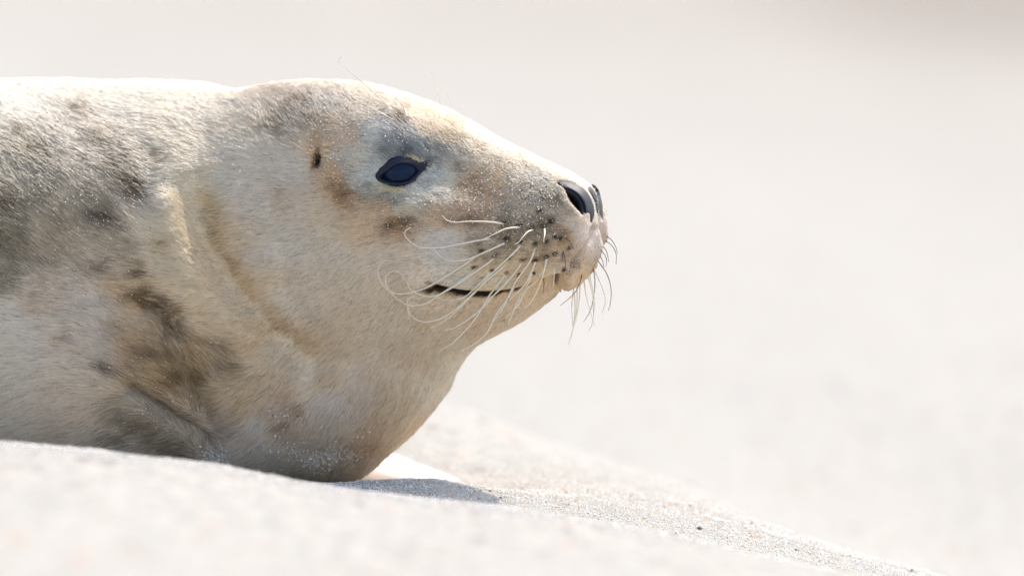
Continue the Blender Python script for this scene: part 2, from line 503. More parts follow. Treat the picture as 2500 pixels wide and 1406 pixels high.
def g_line(pts, sigma, depth, taper=True):   # positive depth digs in
    d, s, a = line_dist(cx, cy, pts)
    f = np.exp(-(d / sigma) ** 2)
    if taper:
        f = f * sstep(0, .15, a) * sstep(0, .15, 1 - a)
    return -depth * f
def g_blob(x, y, rx, ry, h, ang=0):
    a = math.radians(ang)
    u = (cx - x) * math.cos(a) + (cy - y) * math.sin(a); v = -(cx - x) * math.sin(a) + (cy - y) * math.cos(a)
    return h * np.exp(-(u / rx) ** 2 - (v / ry) ** 2)

D = np.zeros_like(cx)
# eye region: shallow socket in front and below, brow above, then the hole for the eyeball
D += g_blob(985, 425, 120, 95, -20)
D += g_blob(1110, 420, 110, 60, -20, 25)
D += g_blob(960, 335, 95, 42, 16, 10)
D += g_blob(985, 290, 40, 25, 7)
D += g_blob(1000, 500, 110, 45, 10)
de = poly_dist(cx, cy, smooth_poly(EYE_OUT, 60))
D += -55 * sstep(7, 22, de)
# ear
D += g_blob(777, 392, 8, 17, -30, 5) + g_blob(800, 390, 16, 30, 2) + g_blob(765, 350, 30, 22, -4)
# cheek, whisker pad, bridge of the nose
D += g_blob(1230, 610, 135, 75, 26, -14)
D += g_blob(1330, 600, 60, 60, 8)
D += g_blob(1060, 610, 60, 50, -9)
D += g_blob(880, 640, 150, 130, 12)
D += g_blob(1290, 425, 60, 28, -5, 30)
# mouth
dm, sm, am = line_dist(cx, cy, MOUTH)
D += -26 * np.exp(-(dm / 6.0) ** 2) * sstep(0, .12, am)
below = sstep(-3, 10, dm * sm)
under = np.exp(-(dm / 60) ** 2) * sstep(0, .2, am)
D += -(17 + 12 * sstep(.5, .9, am)) * below * under
D += 9 * (1 - below) * np.exp(-((dm - 16) / 14) ** 2) * sstep(0, .3, am)
# front of the lip: cleft between the two whisker pads
D += g_line([(1452, 540), (1443, 575), (1425, 602), (1402, 628), (1384, 655)], 9, 12)
D += g_line([(1440, 640), (1420, 665), (1395, 690)], 18, 5)
D += g_blob(1400, 585, 26, 24, 6) + g_blob(1350, 655, 40, 16, 6, -25)
# nostril
dn = poly_dist(cx, cy, smooth_poly(HOLE, 50))
D += -60 * sstep(1, 11, dn)
dp = poly_dist(cx, cy, smooth_poly(PAD, 60))
D += -6 * sstep(-4, 5, dp)
D += 5 * np.exp(-((dn + 10) / 9) ** 2) * (cx < 1415) * (cy > 450)
# folds of the neck
D += g_line([(478, 400), (484, 520), (535, 640), (615, 745), (715, 850), (825, 945)], 50, 44)
D += g_line([(415, 440), (425, 540), (470, 650), (550, 760), (640, 860)], 52, -25)
D += g_line([(650, 660), (725, 750), (815, 850), (905, 915)], 44, 17)
D += g_line([(610, 600), (660, 720), (740, 820)], 30, -6)
D += g_line([(580, 205), (540, 260), (500, 330)], 60, 4, False)
D += g_line([(380, 330), (360, 450), (370, 560), (400, 680)], 40, 10)
D += g_line([(820, 760), (900, 840), (1000, 900), (1090, 930)], 40, 7)
# shoulder and armpit
D += g_line([(415, 740), (445, 830), (485, 930), (515, 1030), (550, 1130)], 30, 32)
D += g_line([(350, 760), (390, 880), (440, 960), (480, 1030)], 45, -14)
D += g_line([(300, 925), (360, 968), (430, 1008), (492, 1062), (545, 1128)], 13, 34)
D += g_line([(300, 985), (370, 1020), (440, 1065), (500, 1125)], 40, -22)
D += g_blob(700, 1040, 160, 120, 16)
D += g_line([(600, 1000), (720, 1075), (850, 1110), (950, 1085)], 34, 7)
D += g_blob(180, 950, 180, 120, 14)
D += g_blob(150, 620, 260, 90, -12)
D += g_blob(230, 420, 200, 90, 12)
# wrinkle of skin on the lower neck
D *= PX
Pn = near.copy()
D += PX * (2.6 * noise(Pn, 0.035, 11) + 1.2 * noise(Pn, 0.012, 12)) * sstep(-20, 60, np.abs(dm)) * (de < -10) * (dp < -8)

DF = np.zeros((NR, NT))
DF[:, :NA + 1] = D
CX = np.zeros((NR, NT)); CY = np.zeros((NR, NT))
CX[:, :NA + 1] = cx; CY[:, :NA + 1] = cy
thn = th[:NA + 1]
for i in range(NR):
    m = 2 * np.pi - th[NA + 1:]
    DF[i, NA + 1:] = np.interp(m, thn, D[i])
    CX[i, NA + 1:] = np.interp(m, thn, cx[i]); CY[i, NA + 1:] = np.interp(m, thn, cy[i])
V1 = V0 + N0 * DF[..., None]

# closed mesh
bodyV = V1.reshape(-1, 3)
jj = np.arange(NT)
quads = []
for i in range(NR - 1):
    a = i * NT + jj; b = i * NT + (jj + 1) % NT
    quads.append(np.stack([a, b, b + NT, a + NT], -1))
quads = np.vstack(quads)
capA = bodyV[:NT].mean(0); capB = bodyV[-NT:].mean(0)

def loft_paddle(path, widths, thick, nrm, nseg=26, ncirc=28):
    """A tapering flat flipper along path; widths across, thick through."""
    c = curve_pts(path, nseg)
    w = np.interp(np.linspace(0, 1, nseg), np.linspace(0, 1, len(widths)), widths)
    t = np.interp(np.linspace(0, 1, nseg), np.linspace(0, 1, len(thick)), thick)
    tan = np.gradient(c, axis=0); tan /= np.linalg.norm(tan, axis=1)[:, None]
    nrm = np.asarray(nrm, float)
    side = np.cross(tan, nrm); side /= np.linalg.norm(side, axis=1)[:, None]
    up = np.cross(side, tan)
    a = np.linspace(0, 2 * np.pi, ncirc, endpoint=False)
    V = c[:, None] + side[:, None] * (np.cos(a)[None, :, None] * w[:, None, None]) + up[:, None] * (np.sin(a)[None, :, None] * t[:, None, None])
    # digits show as soft ridges towards the tip
    r = 1 + 0.16 * np.cos(np.cos(a)[None] * 9) * np.linspace(0, 1, nseg)[:, None]
    V = c[:, None] + (V - c[:, None]) * np.where(np.abs(np.sin(a))[None, :, None] > .35, r[..., None], 1)
    F = []
    for i in range(nseg - 1):
        for j in range(ncirc):
            F.append((i * ncirc + j, i * ncirc + (j + 1) % ncirc, (i + 1) * ncirc + (j + 1) % ncirc, (i + 1) * ncirc + j))
    V = V.reshape(-1, 3)
    k = len(V)
    V = np.vstack([V, c[-1:] + tan[-1:] * t[-1]])
    for j in range(ncirc):
        F.append(((nseg - 1) * ncirc + j, (nseg - 1) * ncirc + (j + 1) % ncirc, k))
    return V, F

verts = [bodyV, capA[None], capB[None]]
faces = [tuple(q) for q in quads]
ka = len(bodyV); kb = ka + 1
for j in range(NT):
    faces.append((j, ka, (j + 1) % NT)); o_ = (NR - 1) * NT
    faces.append((o_ + j, o_ + (j + 1) % NT, kb))
off = kb + 1
flips = []
# far fore flipper that shows under the chest, near fore flipper behind the sand crest, two hind flippers
z0 = lambda X, Y: float(ground_z(np.array([X]), np.array([Y]))[0])
p = [at(720, 1080, .22), at(840, 1138, .22), at(930, 1153, .21), at(1010, 1172, .20), at(1080, 1188, .19), at(1140, 1204, .18)]
flips.append(loft_paddle(p, [.045, .05, .048, .040, .03, .014], [.04, .026, .015, .010, .007, .003], (0.1, -.1, 1)))
p = [at(420, 1120, -.02), at(330, 1190, -.07), at(240, 1230, -.10), at(120, 1250, -.12)]
flips.append(loft_paddle(p, [.06, .055, .045, .02], [.04, .026, .016, .005], (0.1, -.3, 1)))
for sgn in (-1, 1):
    p = [at(-3380, 1200, .13), at(-3600, 1215, .13 + sgn * .02), at(-3900, 1225, .13 + sgn * .04), at(-4250, 1230, .13 + sgn * .07)]
    flips.append(loft_paddle(p, [.03, .045, .06, .05], [.03, .02, .012, .005], (0, 0, 1)))
flip_ranges = []
for Vf, Ff in flips:
    verts.append(Vf); faces += [tuple(int(v) + off for v in f) for f in Ff]
    flip_ranges.append((off, off + len(Vf)))
    off += len(Vf)
AV = np.vstack(verts)

# ------------------------------------------------------------------ coat colours (pigment, plus painted shade in folds), in photo pixels of the near flank
# x, y, (r, g, b) coat tone, back and snout top darkened and belly paled against the light, reach
COAT_TONES = [
 (-200, 300, (158, 154, 146)), (80, 230, (193, 190, 183)), (300, 230, (190, 187, 178)), (480, 240, (215, 208, 196)), (200, 330, (151, 145, 137)), (80, 400, (131, 125, 114)), (300, 400, (137, 130, 120)), (60, 500, (134, 125, 111)),
 (20, 590, (117, 108, 93)), (130, 600, (144, 133, 117)), (250, 520, (129, 120, 107)), (-200, 600, (116, 106, 93)), (-400, 900, (248, 242, 234)), (10, 680, (130, 122, 109)), (120, 720, (165, 153, 140)), (350, 480, (137, 129, 120)),
 (300, 620, (147, 136, 121)), (340, 720, (168, 149, 124)), (220, 780, (178, 170, 162)), (30, 800, (248, 242, 234)), (50, 900, (248, 242, 234)), (40, 1010, (248, 242, 234)), (160, 900, (246, 236, 225)), (170, 1020, (237, 227, 217)),
 (260, 860, (162, 155, 148)), (330, 850, (150, 133, 114)), (420, 800, (138, 127, 112)), (400, 900, (146, 130, 108)), (480, 900, (146, 130, 108)), (330, 1000, (141, 132, 120)), (440, 1060, (139, 131, 121)), (300, 1080, (161, 154, 147)),
 (420, 400, (192, 183, 169)), (435, 480, (197, 188, 171)), (445, 570, (218, 207, 187)), (490, 660, (212, 199, 178)), (560, 760, (212, 200, 183)), (650, 860, (201, 188, 171)), (620, 620, (209, 199, 185)), (700, 700, (219, 209, 197)),
 (560, 330, (208, 198, 182)), (560, 430, (214, 205, 192)), (640, 360, (200, 190, 176)), (640, 500, (218, 207, 194)), (700, 600, (232, 223, 211)), (720, 270, (142, 132, 121)), (800, 240, (152, 145, 136)), (680, 300, (151, 140, 126)),
 (800, 320, (163, 145, 126)), (870, 330, (185, 165, 144)), (800, 370, (176, 152, 124)), (900, 260, (169, 160, 148)), (830, 440, (160, 134, 106)), (720, 430, (202, 193, 181)), (700, 500, (200, 189, 176)), (780, 520, (204, 190, 170)),
 (850, 480, (154, 126, 98)), (920, 340, (176, 174, 168)), (1110, 400, (158, 152, 142)), (1040, 300, (174, 158, 140)), (1100, 330, (167, 149, 129)), (1180, 370, (174, 161, 145)), (1200, 340, (199, 194, 185)), (1150, 440, (160, 136, 110)),
 (1200, 480, (156, 135, 113)), (1210, 430, (167, 146, 122)), (1260, 420, (157, 148, 136)), (1320, 430, (155, 149, 140)), (980, 545, (140, 114, 90)), (900, 560, (190, 170, 146)), (1080, 540, (160, 142, 122)), (1160, 530, (146, 126, 106)),
 (1280, 500, (148, 135, 119)), (1350, 500, (139, 128, 113)), (1390, 520, (148, 137, 124)), (1250, 570, (130, 117, 98)), (1330, 550, (122, 111, 94)), (1380, 590, (141, 120, 96)), (1330, 620, (135, 122, 104)), (1200, 610, (146, 135, 120)),
 (1080, 610, (221, 218, 215)), (1120, 660, (221, 215, 206)), (1230, 680, (221, 211, 194)), (1320, 660, (212, 196, 174)), (1040, 660, (205, 196, 184)), (950, 640, (224, 213, 199)), (850, 650, (230, 218, 203)), (850, 750, (228, 216, 201)),
 (950, 800, (236, 226, 212)), (1050, 780, (225, 213, 198)), (1150, 770, (225, 211, 195)), (1250, 750, (219, 205, 189)), (1330, 710, (204, 188, 168)), (1405, 560, (196, 186, 176)), (1430, 590, (206, 196, 190)), (1440, 630, (200, 190, 184)),
 (1400, 640, (184, 168, 152)), (1420, 680, (206, 186, 162)), (1470, 520, (232, 226, 220)), (1460, 600, (210, 202, 198)), (760, 740, (217, 207, 196)), (720, 870, (199, 188, 172)), (820, 880, (214, 200, 183)), (900, 880, (230, 218, 203)),
 (1000, 880, (234, 222, 208)), (1100, 870, (233, 226, 215)), (560, 880, (150, 138, 123)), (600, 980, (170, 156, 137)), (680, 930, (184, 170, 152)), (700, 1000, (197, 186, 177)), (640, 1060, (218, 212, 206)), (560, 1050, (159, 151, 145)),
 (820, 980, (242, 236, 232)), (900, 960, (253, 243, 234)), (980, 980, (249, 236, 218)), (1050, 950, (238, 231, 219)), (800, 1060, (242, 233, 221)), (920, 1060, (225, 204, 181)), (1000, 1030, (242, 223, 200)), (880, 1110, (184, 168, 151)),
 (740, 1130, (195, 184, 172)), (960, 1110, (207, 191, 173)), (820, 1170, (171, 158, 145)), (600, 1140, (206, 200, 193)), (500, 500, (182, 168, 145)), (525, 570, (173, 157, 133)), (560, 650, (169, 153, 130)), (610, 720, (169, 153, 131)),  # neck fold from here: golden-brown coat with the crease's shade painted in
 (670, 790, (172, 157, 136)), (740, 860, (176, 162, 143)), (810, 920, (200, 184, 164)), (432, 450, (228, 219, 202)), (440, 530, (229, 218, 199)), (465, 610, (226, 212, 190)), (510, 690, (219, 204, 181)), (575, 770, (211, 194, 169)),
 (650, 840, (199, 183, 159)), (590, 600, (206, 191, 172)), (660, 690, (213, 201, 183)), (965, 350, (132, 134, 136)), (1010, 350, (124, 126, 128)), (1062, 372, (128, 130, 130)), (985, 370, (74, 76, 82)), (940, 380, (116, 118, 120)),
 (912, 400, (139, 139, 137)), (895, 425, (172, 172, 165)), (905, 452, (160, 156, 146)), (935, 468, (136, 130, 120)), (975, 476, (140, 136, 126)), (1015, 466, (146, 144, 136)), (1045, 445, (150, 150, 146)), (1068, 415, (146, 148, 146)),
 (1105, 440, (176, 172, 160)), (1000, 505, (172, 160, 140)), (880, 385, (196, 190, 178)), (925, 505, (160, 140, 116)),
]
# darker coat marks and painted crease shade: x, y, rx, ry, angle, strength
MARKS = [
 (210, 270, 26, 22, 0, .35), (60, 330, 22, 16, 20, .35), (95, 375, 26, 14, 20, .35), (250, 350, 34, 20, 20, .28), (320, 440, 42, 24, 35, .42), (230, 330, 30, 16, 0, .2), (395, 385, 22, 20, 0, .35),
 (20, 500, 40, 22, 10, .35), (150, 450, 40, 22, 20, .12), (270, 545, 44, 18, 15, .32), (330, 470, 30, 24, 0, .3), (400, 600, 22, 18, 0, .45), (240, 655, 24, 18, 0, .38), (345, 660, 20, 22, 20, .42), (370, 735, 52, 30, 10, .50), (440, 750, 26, 14, 0, .3),
 (160, 830, 24, 16, 0, .38), (270, 800, 30, 14, 0, .25), (420, 810, 42, 26, 10, .32), (390, 870, 50, 22, 15, .22), (270, 905, 34, 16, 15, .38), (520, 850, 34, 24, 20, .26), (440, 930, 40, 34, 20, .30), (500, 960, 30, 50, 0, .20), (30, 980, 24, 14, 0, .2), (150, 1060, 40, 20, 0, .25), (290, 1070, 40, 20, 0, .25), (200, 1000, 40, 14, -10, .15), (360, 1040, 60, 30, 20, .18),
 (560, 900, 30, 30, 0, .18), (720, 975, 46, 30, 20, .30), (690, 1035, 44, 24, -30, .35), (620, 900, 30, 20, 0, .12), (890, 1095, 60, 26, -8, .25), (800, 930, 30, 20, 0, .10), (920, 1000, 50, 30, 30, .10),
 (735, 248, 26, 10, 0, .32), (640, 320, 40, 22, 20, .26), (560, 300, 26, 16, -30, .22), (700, 300, 70, 30, 0, .15), (530, 400, 28, 16, 20, .24), (590, 400, 18, 12, 0, .2), (700, 490, 34, 26, 30, .26), (440, 400, 14, 22, 0, .22), (860, 400, 26, 30, 0, .12),
 (985, 545, 36, 16, -10, .35), (920, 470, 40, 26, 30, .15), (840, 470, 40, 30, 10, .18), (1140, 410, 34, 14, 30, .24), (1170, 470, 40, 20, 20, .18), (1110, 330, 30, 12, 30, .2), (1180, 350, 24, 8, 30, .3), (1140, 540, 60, 16, 0, .22), (1060, 380, 34, 14, -20, .28),
 (1320, 470, 60, 20, 30, .14), (1300, 560, 60, 28, 0, .16), (1390, 620, 24, 14, -35, .2), (1400, 650, 26, 14, -30, .3), (1436, 640, 24, 16, -40, .28), (1424, 606, 22, 4, -52, .25), (1444, 570, 22, 3, -70, .25), (1375, 560, 26, 20, 0, .15),  # lip front: thin marks paint the shade along the cleft
 (780, 480, 30, 60, 10, .06), (978, 283, 20, 11, 20, .5), (985, 302, 16, 8, 0, .4), (777, 392, 10, 20, 5, .93), (768, 396, 12, 16, 0, .45),  # ear opening: its inner dark is painted
 (1085, 712, 55, 10, 8, .8), (1160, 721, 60, 10, 3, .7), (1245, 715, 60, 7, -8, .6), (1310, 695, 40, 6, -25, .5), (1060, 695, 26, 7, 15, .4), (508, 520, 34, 60, 5, .16), (570, 660, 30, 70, -32, .18), (700, 800, 30, 80, -42, .16), (1325, 683, 46, 5.5, -26, .6), (1290, 699, 30, 5, -18, .45), (1368, 690, 5, 16, 0, .5),  # neck fold band: brown tone plus painted crease shade
]
SPOTS = [(1208, 576), (1243, 584), (1279, 592), (1311, 596), (1337, 590), (1356, 580), (1184, 611), (1216, 621), (1250, 626), (1282, 631), (1311, 631), (1335, 624), (1355, 617), (1163, 648), (1206, 655), (1241, 661), (1271, 664), (1304, 660), (1182, 677), (1237, 545), (1274, 553), (1304, 560), (1329, 556), (1350, 540), (1349, 545), (1390, 600), (1371, 581), (1321, 519), (1372, 648)]
PX_ = np.array([(a, b) for a, b, _ in COAT_TONES], float)
PC_ = np.array([lin(c) for _, _, c in COAT_TONES])

def warm(c):
    g = c.mean(-1, keepdims=True)
    c = np.clip(g + (c - g) * 1.18, .004, 4)
    c = c * np.array([1.06, 0.98, 0.85])
    m = c.max(-1, keepdims=True)
    k = (np.clip(m, .03, 2) / 0.95) ** 0.38
    c = c * k; m = m * k
    lim = np.where(m > .60, .60 + .30 * np.tanh((m - .60) / .42), m)
    return c * lim / (m + 1e-9)

def coat(x, y, P=None):
    x = np.asarray(x, float); y = np.asarray(y, float)
    if P is None:
        P = np.stack([x, y, 0 * x], -1) * PX
    jx = 16 * noise(P, 0.02, 21); jy = 16 * noise(P, 0.02, 22)
    xx = x + jx; yy = y + jy
    num = np.zeros(x.shape + (3,)); den = np.zeros(x.shape)
    for (a, b), c in zip(PX_, PC_):
        w = 1.0 / ((xx - a) ** 2 + (yy - b) ** 2 + 260.0) ** 1.9
        num += w[..., None] * c; den += w
    c = num / den[..., None]
    dark = np.ones(x.shape)
    rag = 1 + 0.9 * noise(P * np.array([.5, 1, 1]), 0.0045, 23) + 0.7 * noise(P * np.array([.4, 1, 1]), 0.0016, 24)
    for (a, b, rx, ry, an, s) in MARKS:
        an = math.radians(an)
        u = (x - a) * math.cos(an) + (y - b) * math.sin(an); v = -(x - a) * math.sin(an) + (y - b) * math.cos(an)
        e_ = np.exp(-((u / rx) ** 2 + (v / ry) ** 2))
        dark *= 1 - min(.93, s * 1.35) * np.clip(1.2 * e_ * (0.25 + 0.75 * rag), 0, 1)
    for (a, b) in SPOTS:
        u = (x - a); v = (y - b)
        u2 = u * .86 - v * .5; v2 = u * .5 + v * .86
        dark *= 1 - 0.94 * np.exp(-np.clip((u2 / 6.2) ** 2 + (v2 / 4.2) ** 2 - .25, 0, 50))
    c = c * dark[..., None]
    c = c * (1 + 0.13 * noise(P, 0.012, 25) + 0.15 * noise(P, 0.0042, 26) + 0.10 * noise(P, 0.0018, 27))[..., None]
    # the brown tinge of the darker marks
    c = c * np.stack([np.ones_like(dark), dark ** 0.10, dark ** 0.22], -1)
    # golden hairs at the rim of the eye
    for pts, s in (([(1000, 378), (1015, 380), (1030, 389)], .5), ([(925, 449), (940, 458), (960, 462), (985, 461)], .4)):
        d, _, a_ = line_dist(x, y, pts)
        f = s * np.exp(-(d / 5.0) ** 2)[..., None]
        c = c * (1 - f) + f * np.array([0.55, 0.43, 0.20])
    return np.clip(warm(c * 2.1), 0.008, 0.9)

skinC = np.zeros((len(AV), 3))
nb_ = NR * NT
fx, fy = CX.ravel(), CY.ravel()
cshow = coat(fx, fy, np.stack([fx, fy, 0 * fx], -1) * PX)
# bare skin colours: nose pad, eyelid bed, mouth line; shade of nostril hole and ear pit painted in
pm = fx * 0
dpf = poly_dist(fx, fy, smooth_poly(PAD, 60)); dnf = poly_dist(fx, fy, smooth_poly(HOLE, 50)); def_ = poly_dist(fx, fy, smooth_poly(EYE_OUT, 60))
dmf, smf, amf = line_dist(fx, fy, MOUTH)
def blend(c, f, col):
    f = f[..., None]
    return c * (1 - f) + f * np.array(col)
cshow = cshow * 0.86
cshow = blend(cshow, sstep(-1, 3, dpf), (0.05, 0.05, 0.062))
cshow = blend(cshow, sstep(-2, 3, dnf), (0.006, 0.005, 0.006))
cshow = blend(cshow, sstep(-1, 3, def_), (0.02, 0.02, 0.026))
cshow = blend(cshow, np.exp(-np.clip(((fx - 777) / 7) ** 2 + ((fy - 392) / 15) ** 2 - .6, 0, 50)), (0.01, 0.008, 0.007))
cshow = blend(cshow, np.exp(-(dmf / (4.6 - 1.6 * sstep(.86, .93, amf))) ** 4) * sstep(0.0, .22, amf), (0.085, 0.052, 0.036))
spx, spy = proj(V1); sn = (np.arange(NT) <= NA)[None] & (V1[..., 0] > 0.05)
f2 = np.where(sn, sstep(-2, 3, poly_dist(spx, spy, smooth_poly(PAD2, 50))), 0).ravel()
cshow = blend(cshow, f2, (0.03, 0.03, 0.04))
skinC[:nb_] = cshow
skinC[ka] = cshow[:NT].mean(0); skinC[kb] = (0.45, 0.4, 0.36)
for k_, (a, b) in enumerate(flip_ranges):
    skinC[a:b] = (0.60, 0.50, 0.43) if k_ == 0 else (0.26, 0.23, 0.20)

m_skin, nt, bs = mat_new('seal_skin')
at_ = N(nt, 'ShaderNodeAttribute', attribute_name='tint')
L(nt, at_.outputs['Color'], bs.inputs['Base Color'])
bs.inputs['Roughness'].default_value = 0.6
bs.inputs['Specular IOR Level'].default_value = 0.3
nz = N(nt, 'ShaderNodeTexNoise'); nz.inputs['Scale'].default_value = 1800
tg = N(nt, 'ShaderNodeNewGeometry'); L(nt, tg.outputs['Position'], nz.inputs['Vector'])
bm_ = N(nt, 'ShaderNodeBump'); bm_.inputs['Strength'].default_value = 0.3; bm_.inputs['Distance'].default_value = 0.0005
L(nt, nz.outputs['Fac'], bm_.inputs['Height']); L(nt, bm_.outputs[0], bs.inputs['Normal'])

seal = bpy.data.objects.new('seal', None)
COL.objects.link(seal)
seal['label'] = 'young grey seal with raised head, spotted pale fur and curled whiskers, resting on sand'
seal['category'] = 'seal'
seal_origin = at(300, 1300, 0.05)
seal.location = seal_origin.tolist()
seal.empty_display_size = 0.1

def part(o):
    o.parent = seal
    o.location = (-seal_origin).tolist()
    return o

faces4 = np.array([f for f in faces if len(f) == 4], np.int32)
faces3 = [f for f in faces if len(f) == 3]
me = bpy.data.meshes.new('body')
allf = [tuple(map(int, f)) for f in faces4] + [tuple(map(int, f)) for f in faces3]
me.from_pydata(AV.tolist(), [], allf)
me.update()
me.polygons.foreach_set('use_smooth', np.ones(len(me.polygons), bool))
ca = me.color_attributes.new('tint', 'FLOAT_COLOR', 'POINT')
tmp = np.ones((len(AV), 4), np.float32); tmp[:, :3] = skinC
ca.data.foreach_set('color', tmp.ravel())
me.materials.append(m_skin)
bmx = bmesh.new(); bmx.from_mesh(me); bmesh.ops.recalc_face_normals(bmx, faces=bmx.faces); bmx.to_mesh(me); bmx.free()
body = part(bpy.data.objects.new('body', me)); COL.objects.link(body)
body.pass_index = 1

bvh = BVHTree.FromPolygons([Vector(v) for v in bodyV], [tuple(map(int, q)) for q in quads])
smV = V0.reshape(-1, 3)
def hit(px, py):
    """depth y of the seal's surface on a photo pixel's sight line, or None"""
    p = at(px, py, -1.0); d = p - CAM; d = d / np.linalg.norm(d)
    r = bvh.ray_cast(Vector(CAM), Vector(d))
    return None if r[0] is None else r[0].y

# ------------------------------------------------------------------ fur
def sample_strands(n, mask_w):
    area = mask_w
    cdf = np.cumsum(area.ravel()); tot = cdf[-1]
    k = np.searchsorted(cdf, rng.random(n) * tot)
    i = k // NT; j = k % NT
    return i, j
E1 = np.linalg.norm(np.diff(V1, axis=0), axis=-1)
E2 = np.linalg.norm(np.roll(V1, -1, 1) - V1, axis=-1)[:-1]
cell = E1 * E2
NN = grid_normals(V1)
facing = -NN[:-1, :, 1]
pxg, pyg = proj(V1[:-1])
inview = (pxg > -80) & (pyg < 1260)
w = cell * np.where(inview, np.where(facing > -0.15, 1.0, 0.25), 0.035)
head = sstep(500, 900, CX[:-1])
w = w * (1 + 1.1 * head + 1.0 * sstep(1050, 1300, CX[:-1]))
w = w * (1 + 1.2 * sstep(0.6, 0.1, np.abs(facing)) * inview)
NST = 520000
si, sj = sample_strands(NST, w)
u = rng.random(NST)[:, None]; v = rng.random(NST)[:, None]
j2 = (sj + 1) % NT
def bil(A):
    return (A[si, sj] * (1 - u) + A[si + 1, sj] * u) * (1 - v) + (A[si, j2] * (1 - u) + A[si + 1, j2] * u) * v
root = bil(V1); nrm = bil(NN); nrm /= np.linalg.norm(nrm, axis=1)[:, None]
rx_ = bil(CX[..., None])[:, 0]; ry_ = bil(CY[..., None])[:, 0]
keep = poly_dist(rx_, ry_, smooth_poly(EYE_OUT, 50)) < 2.5
keep &= poly_dist(rx_, ry_, smooth_poly(PAD, 50)) < -0.5
rpx, rpy = proj(root)
keep &= (poly_dist(rpx, rpy, smooth_poly(PAD2, 50)) < -1.5) | (sj > NA)
d_, s_, a_ = line_dist(rx_, ry_, MOUTH)
keep &= ~((d_ < 4.6 * sstep(.0, .25, a_) + 1.2 * sstep(.45, .6, a_) - 3.8 * sstep(.86, .92, a_)) & (a_ > .02))
keep &= ~((np.hypot((rx_ - 778) / 7.0, (ry_ - 391) / 17.0)) < 1)
# which way the hair lies (x right, z up), at photo pixels
FLOW = [(-300, 400, -1, .3), (100, 260, -.6, .8), (100, 420, -.65, .7), (100, 600, -.85, .45), (80, 760, -1, .12), (80, 1000, -1, -.32), (250, 1050, -.9, -.5), (300, 880, -.9, .4), (300, 500, -.75, .6), (350, 650, -1, .12),
        (420, 880, -.8, .5), (450, 1000, -.75, .6), (480, 1060, -.6, .7), (420, 1080, -.85, -.4), (520, 900, -.6, .75), (560, 980, -.6, -.5), (650, 1100, -.55, -.8), (800, 1080, -.5, -.85), (900, 1000, -.45, -.9), (1050, 950, -.15, -1), (1090, 880, -.1, -1),
        (700, 900, -.7, -.7), (800, 800, -.75, -.65), (600, 750, -.85, -.5), (560, 600, -1, -.2), (480, 450, -1, 0), (600, 480, -1, -.05), (700, 560, -1, -.25), (800, 620, -.9, -.4), (900, 700, -.8, -.55), (1000, 800, -.6, -.8), (1150, 800, -.4, -.9),
        (560, 330, -.8, .5), (650, 280, -.5, .8), (760, 260, -.35, .9), (850, 270, -.4, .85), (720, 360, -.8, .55), (720, 420, -1, .1), (830, 400, -.8, .4), (850, 340, -.8, -.4), (850, 480, -.95, -.1), (900, 420, -1, .1), (930, 370, -.9, .4), (980, 350, -.8, .6), (1050, 360, -.7, .6), (950, 480, -.9, -.2),
        (1060, 440, -1, .05), (1100, 500, -1, .15), (1000, 560, -1, .2), (950, 600, -.9, -.3), (1050, 620, -1, -.1), (1150, 620, -1, -.1), (1150, 690, -.95, -.25), (1100, 720, -.8, -.6), (1250, 730, -.6, -.8), (1000, 260, -.3, .9), (1100, 310, -.3, .8), (1200, 380, -.6, .5), (1300, 430, -.7, .4), (1250, 500, -.8, .4), (1330, 520, -.75, .6), (1350, 600, -.7, .3), (1280, 650, -.9, -.2), (1400, 500, -.6, .6), (1410, 580, -.5, -.4), (1440, 620, -.4, -.8), (1420, 680, -.4, -.8)]
FA = np.array(FLOW, float)
num = np.zeros((NST, 2)); den = np.zeros(NST)
for a, b, fx_, fz_ in FA:
    wgt = 1.0 / ((rx_ - a) ** 2 + (ry_ - b) ** 2 + 900.0) ** 1.6
    l = math.hypot(fx_, fz_)
    num[:, 0] += wgt * fx_ / l; num[:, 1] += wgt * fz_ / l; den += wgt
flow = np.stack([num[:, 0], 0 * den, num[:, 1]], -1) / den[:, None]
flow /= np.linalg.norm(flow, axis=1, keepdims=True) + 1e-9
# fan round the ear
de_ = np.hypot(rx_ - 780, ry_ - 385); f_ = np.exp(-(de_ / 45) ** 2)[:, None] * (rx_ < 785)[:, None]
flow = flow * (1 - f_) + f_ * np.stack([-(rx_ - 790) * -1, 0 * rx_, -(ry_ - 395)], -1) / (de_[:, None] + 5)
cl = np.stack([noise(root, 0.0045, 31), noise(root, 0.0045, 32), noise(root, 0.0045, 33)], -1)
cl2 = np.stack([noise(root, 0.014, 34), noise(root, 0.014, 35), noise(root, 0.014, 36)], -1)
flow += 0.17 * cl + 0.16 * cl2 + 0.09 * rng.normal(size=flow.shape)
t = flow - np.sum(flow * nrm, 1, keepdims=True) * nrm
t /= np.linalg.norm(t, axis=1)[:, None] + 1e-9
length = np.interp(rx_, [0, 350, 600, 900, 1150, 1300, 1480], [25, 24, 23, 18, 13, 10, 8]) * PX
length *= 1 + 0.35 * sstep(700, 1000, ry_) * (rx_ < 1100)
length *= np.where((rx_ > 1000) & (ry_ > 650) & (ry_ < 760), .7, 1)
dey = poly_dist(rx_, ry_, smooth_poly(EYE_OUT, 50)); length *= 0.55 + 0.45 * sstep(0, 40, -dey)
dpd = poly_dist(rx_, ry_, smooth_poly(PAD, 50)); length *= 0.6 + 0.4 * sstep(0, 20, -dpd)
length *= 0.42 + 0.58 * sstep(4, 20, d_) * 1.0
length *= 0.5 + 0.5 * sstep(8, 34, np.hypot(rx_ - 778, ry_ - 391))
length *= 0.65 + 0.7 * rng.random(NST)
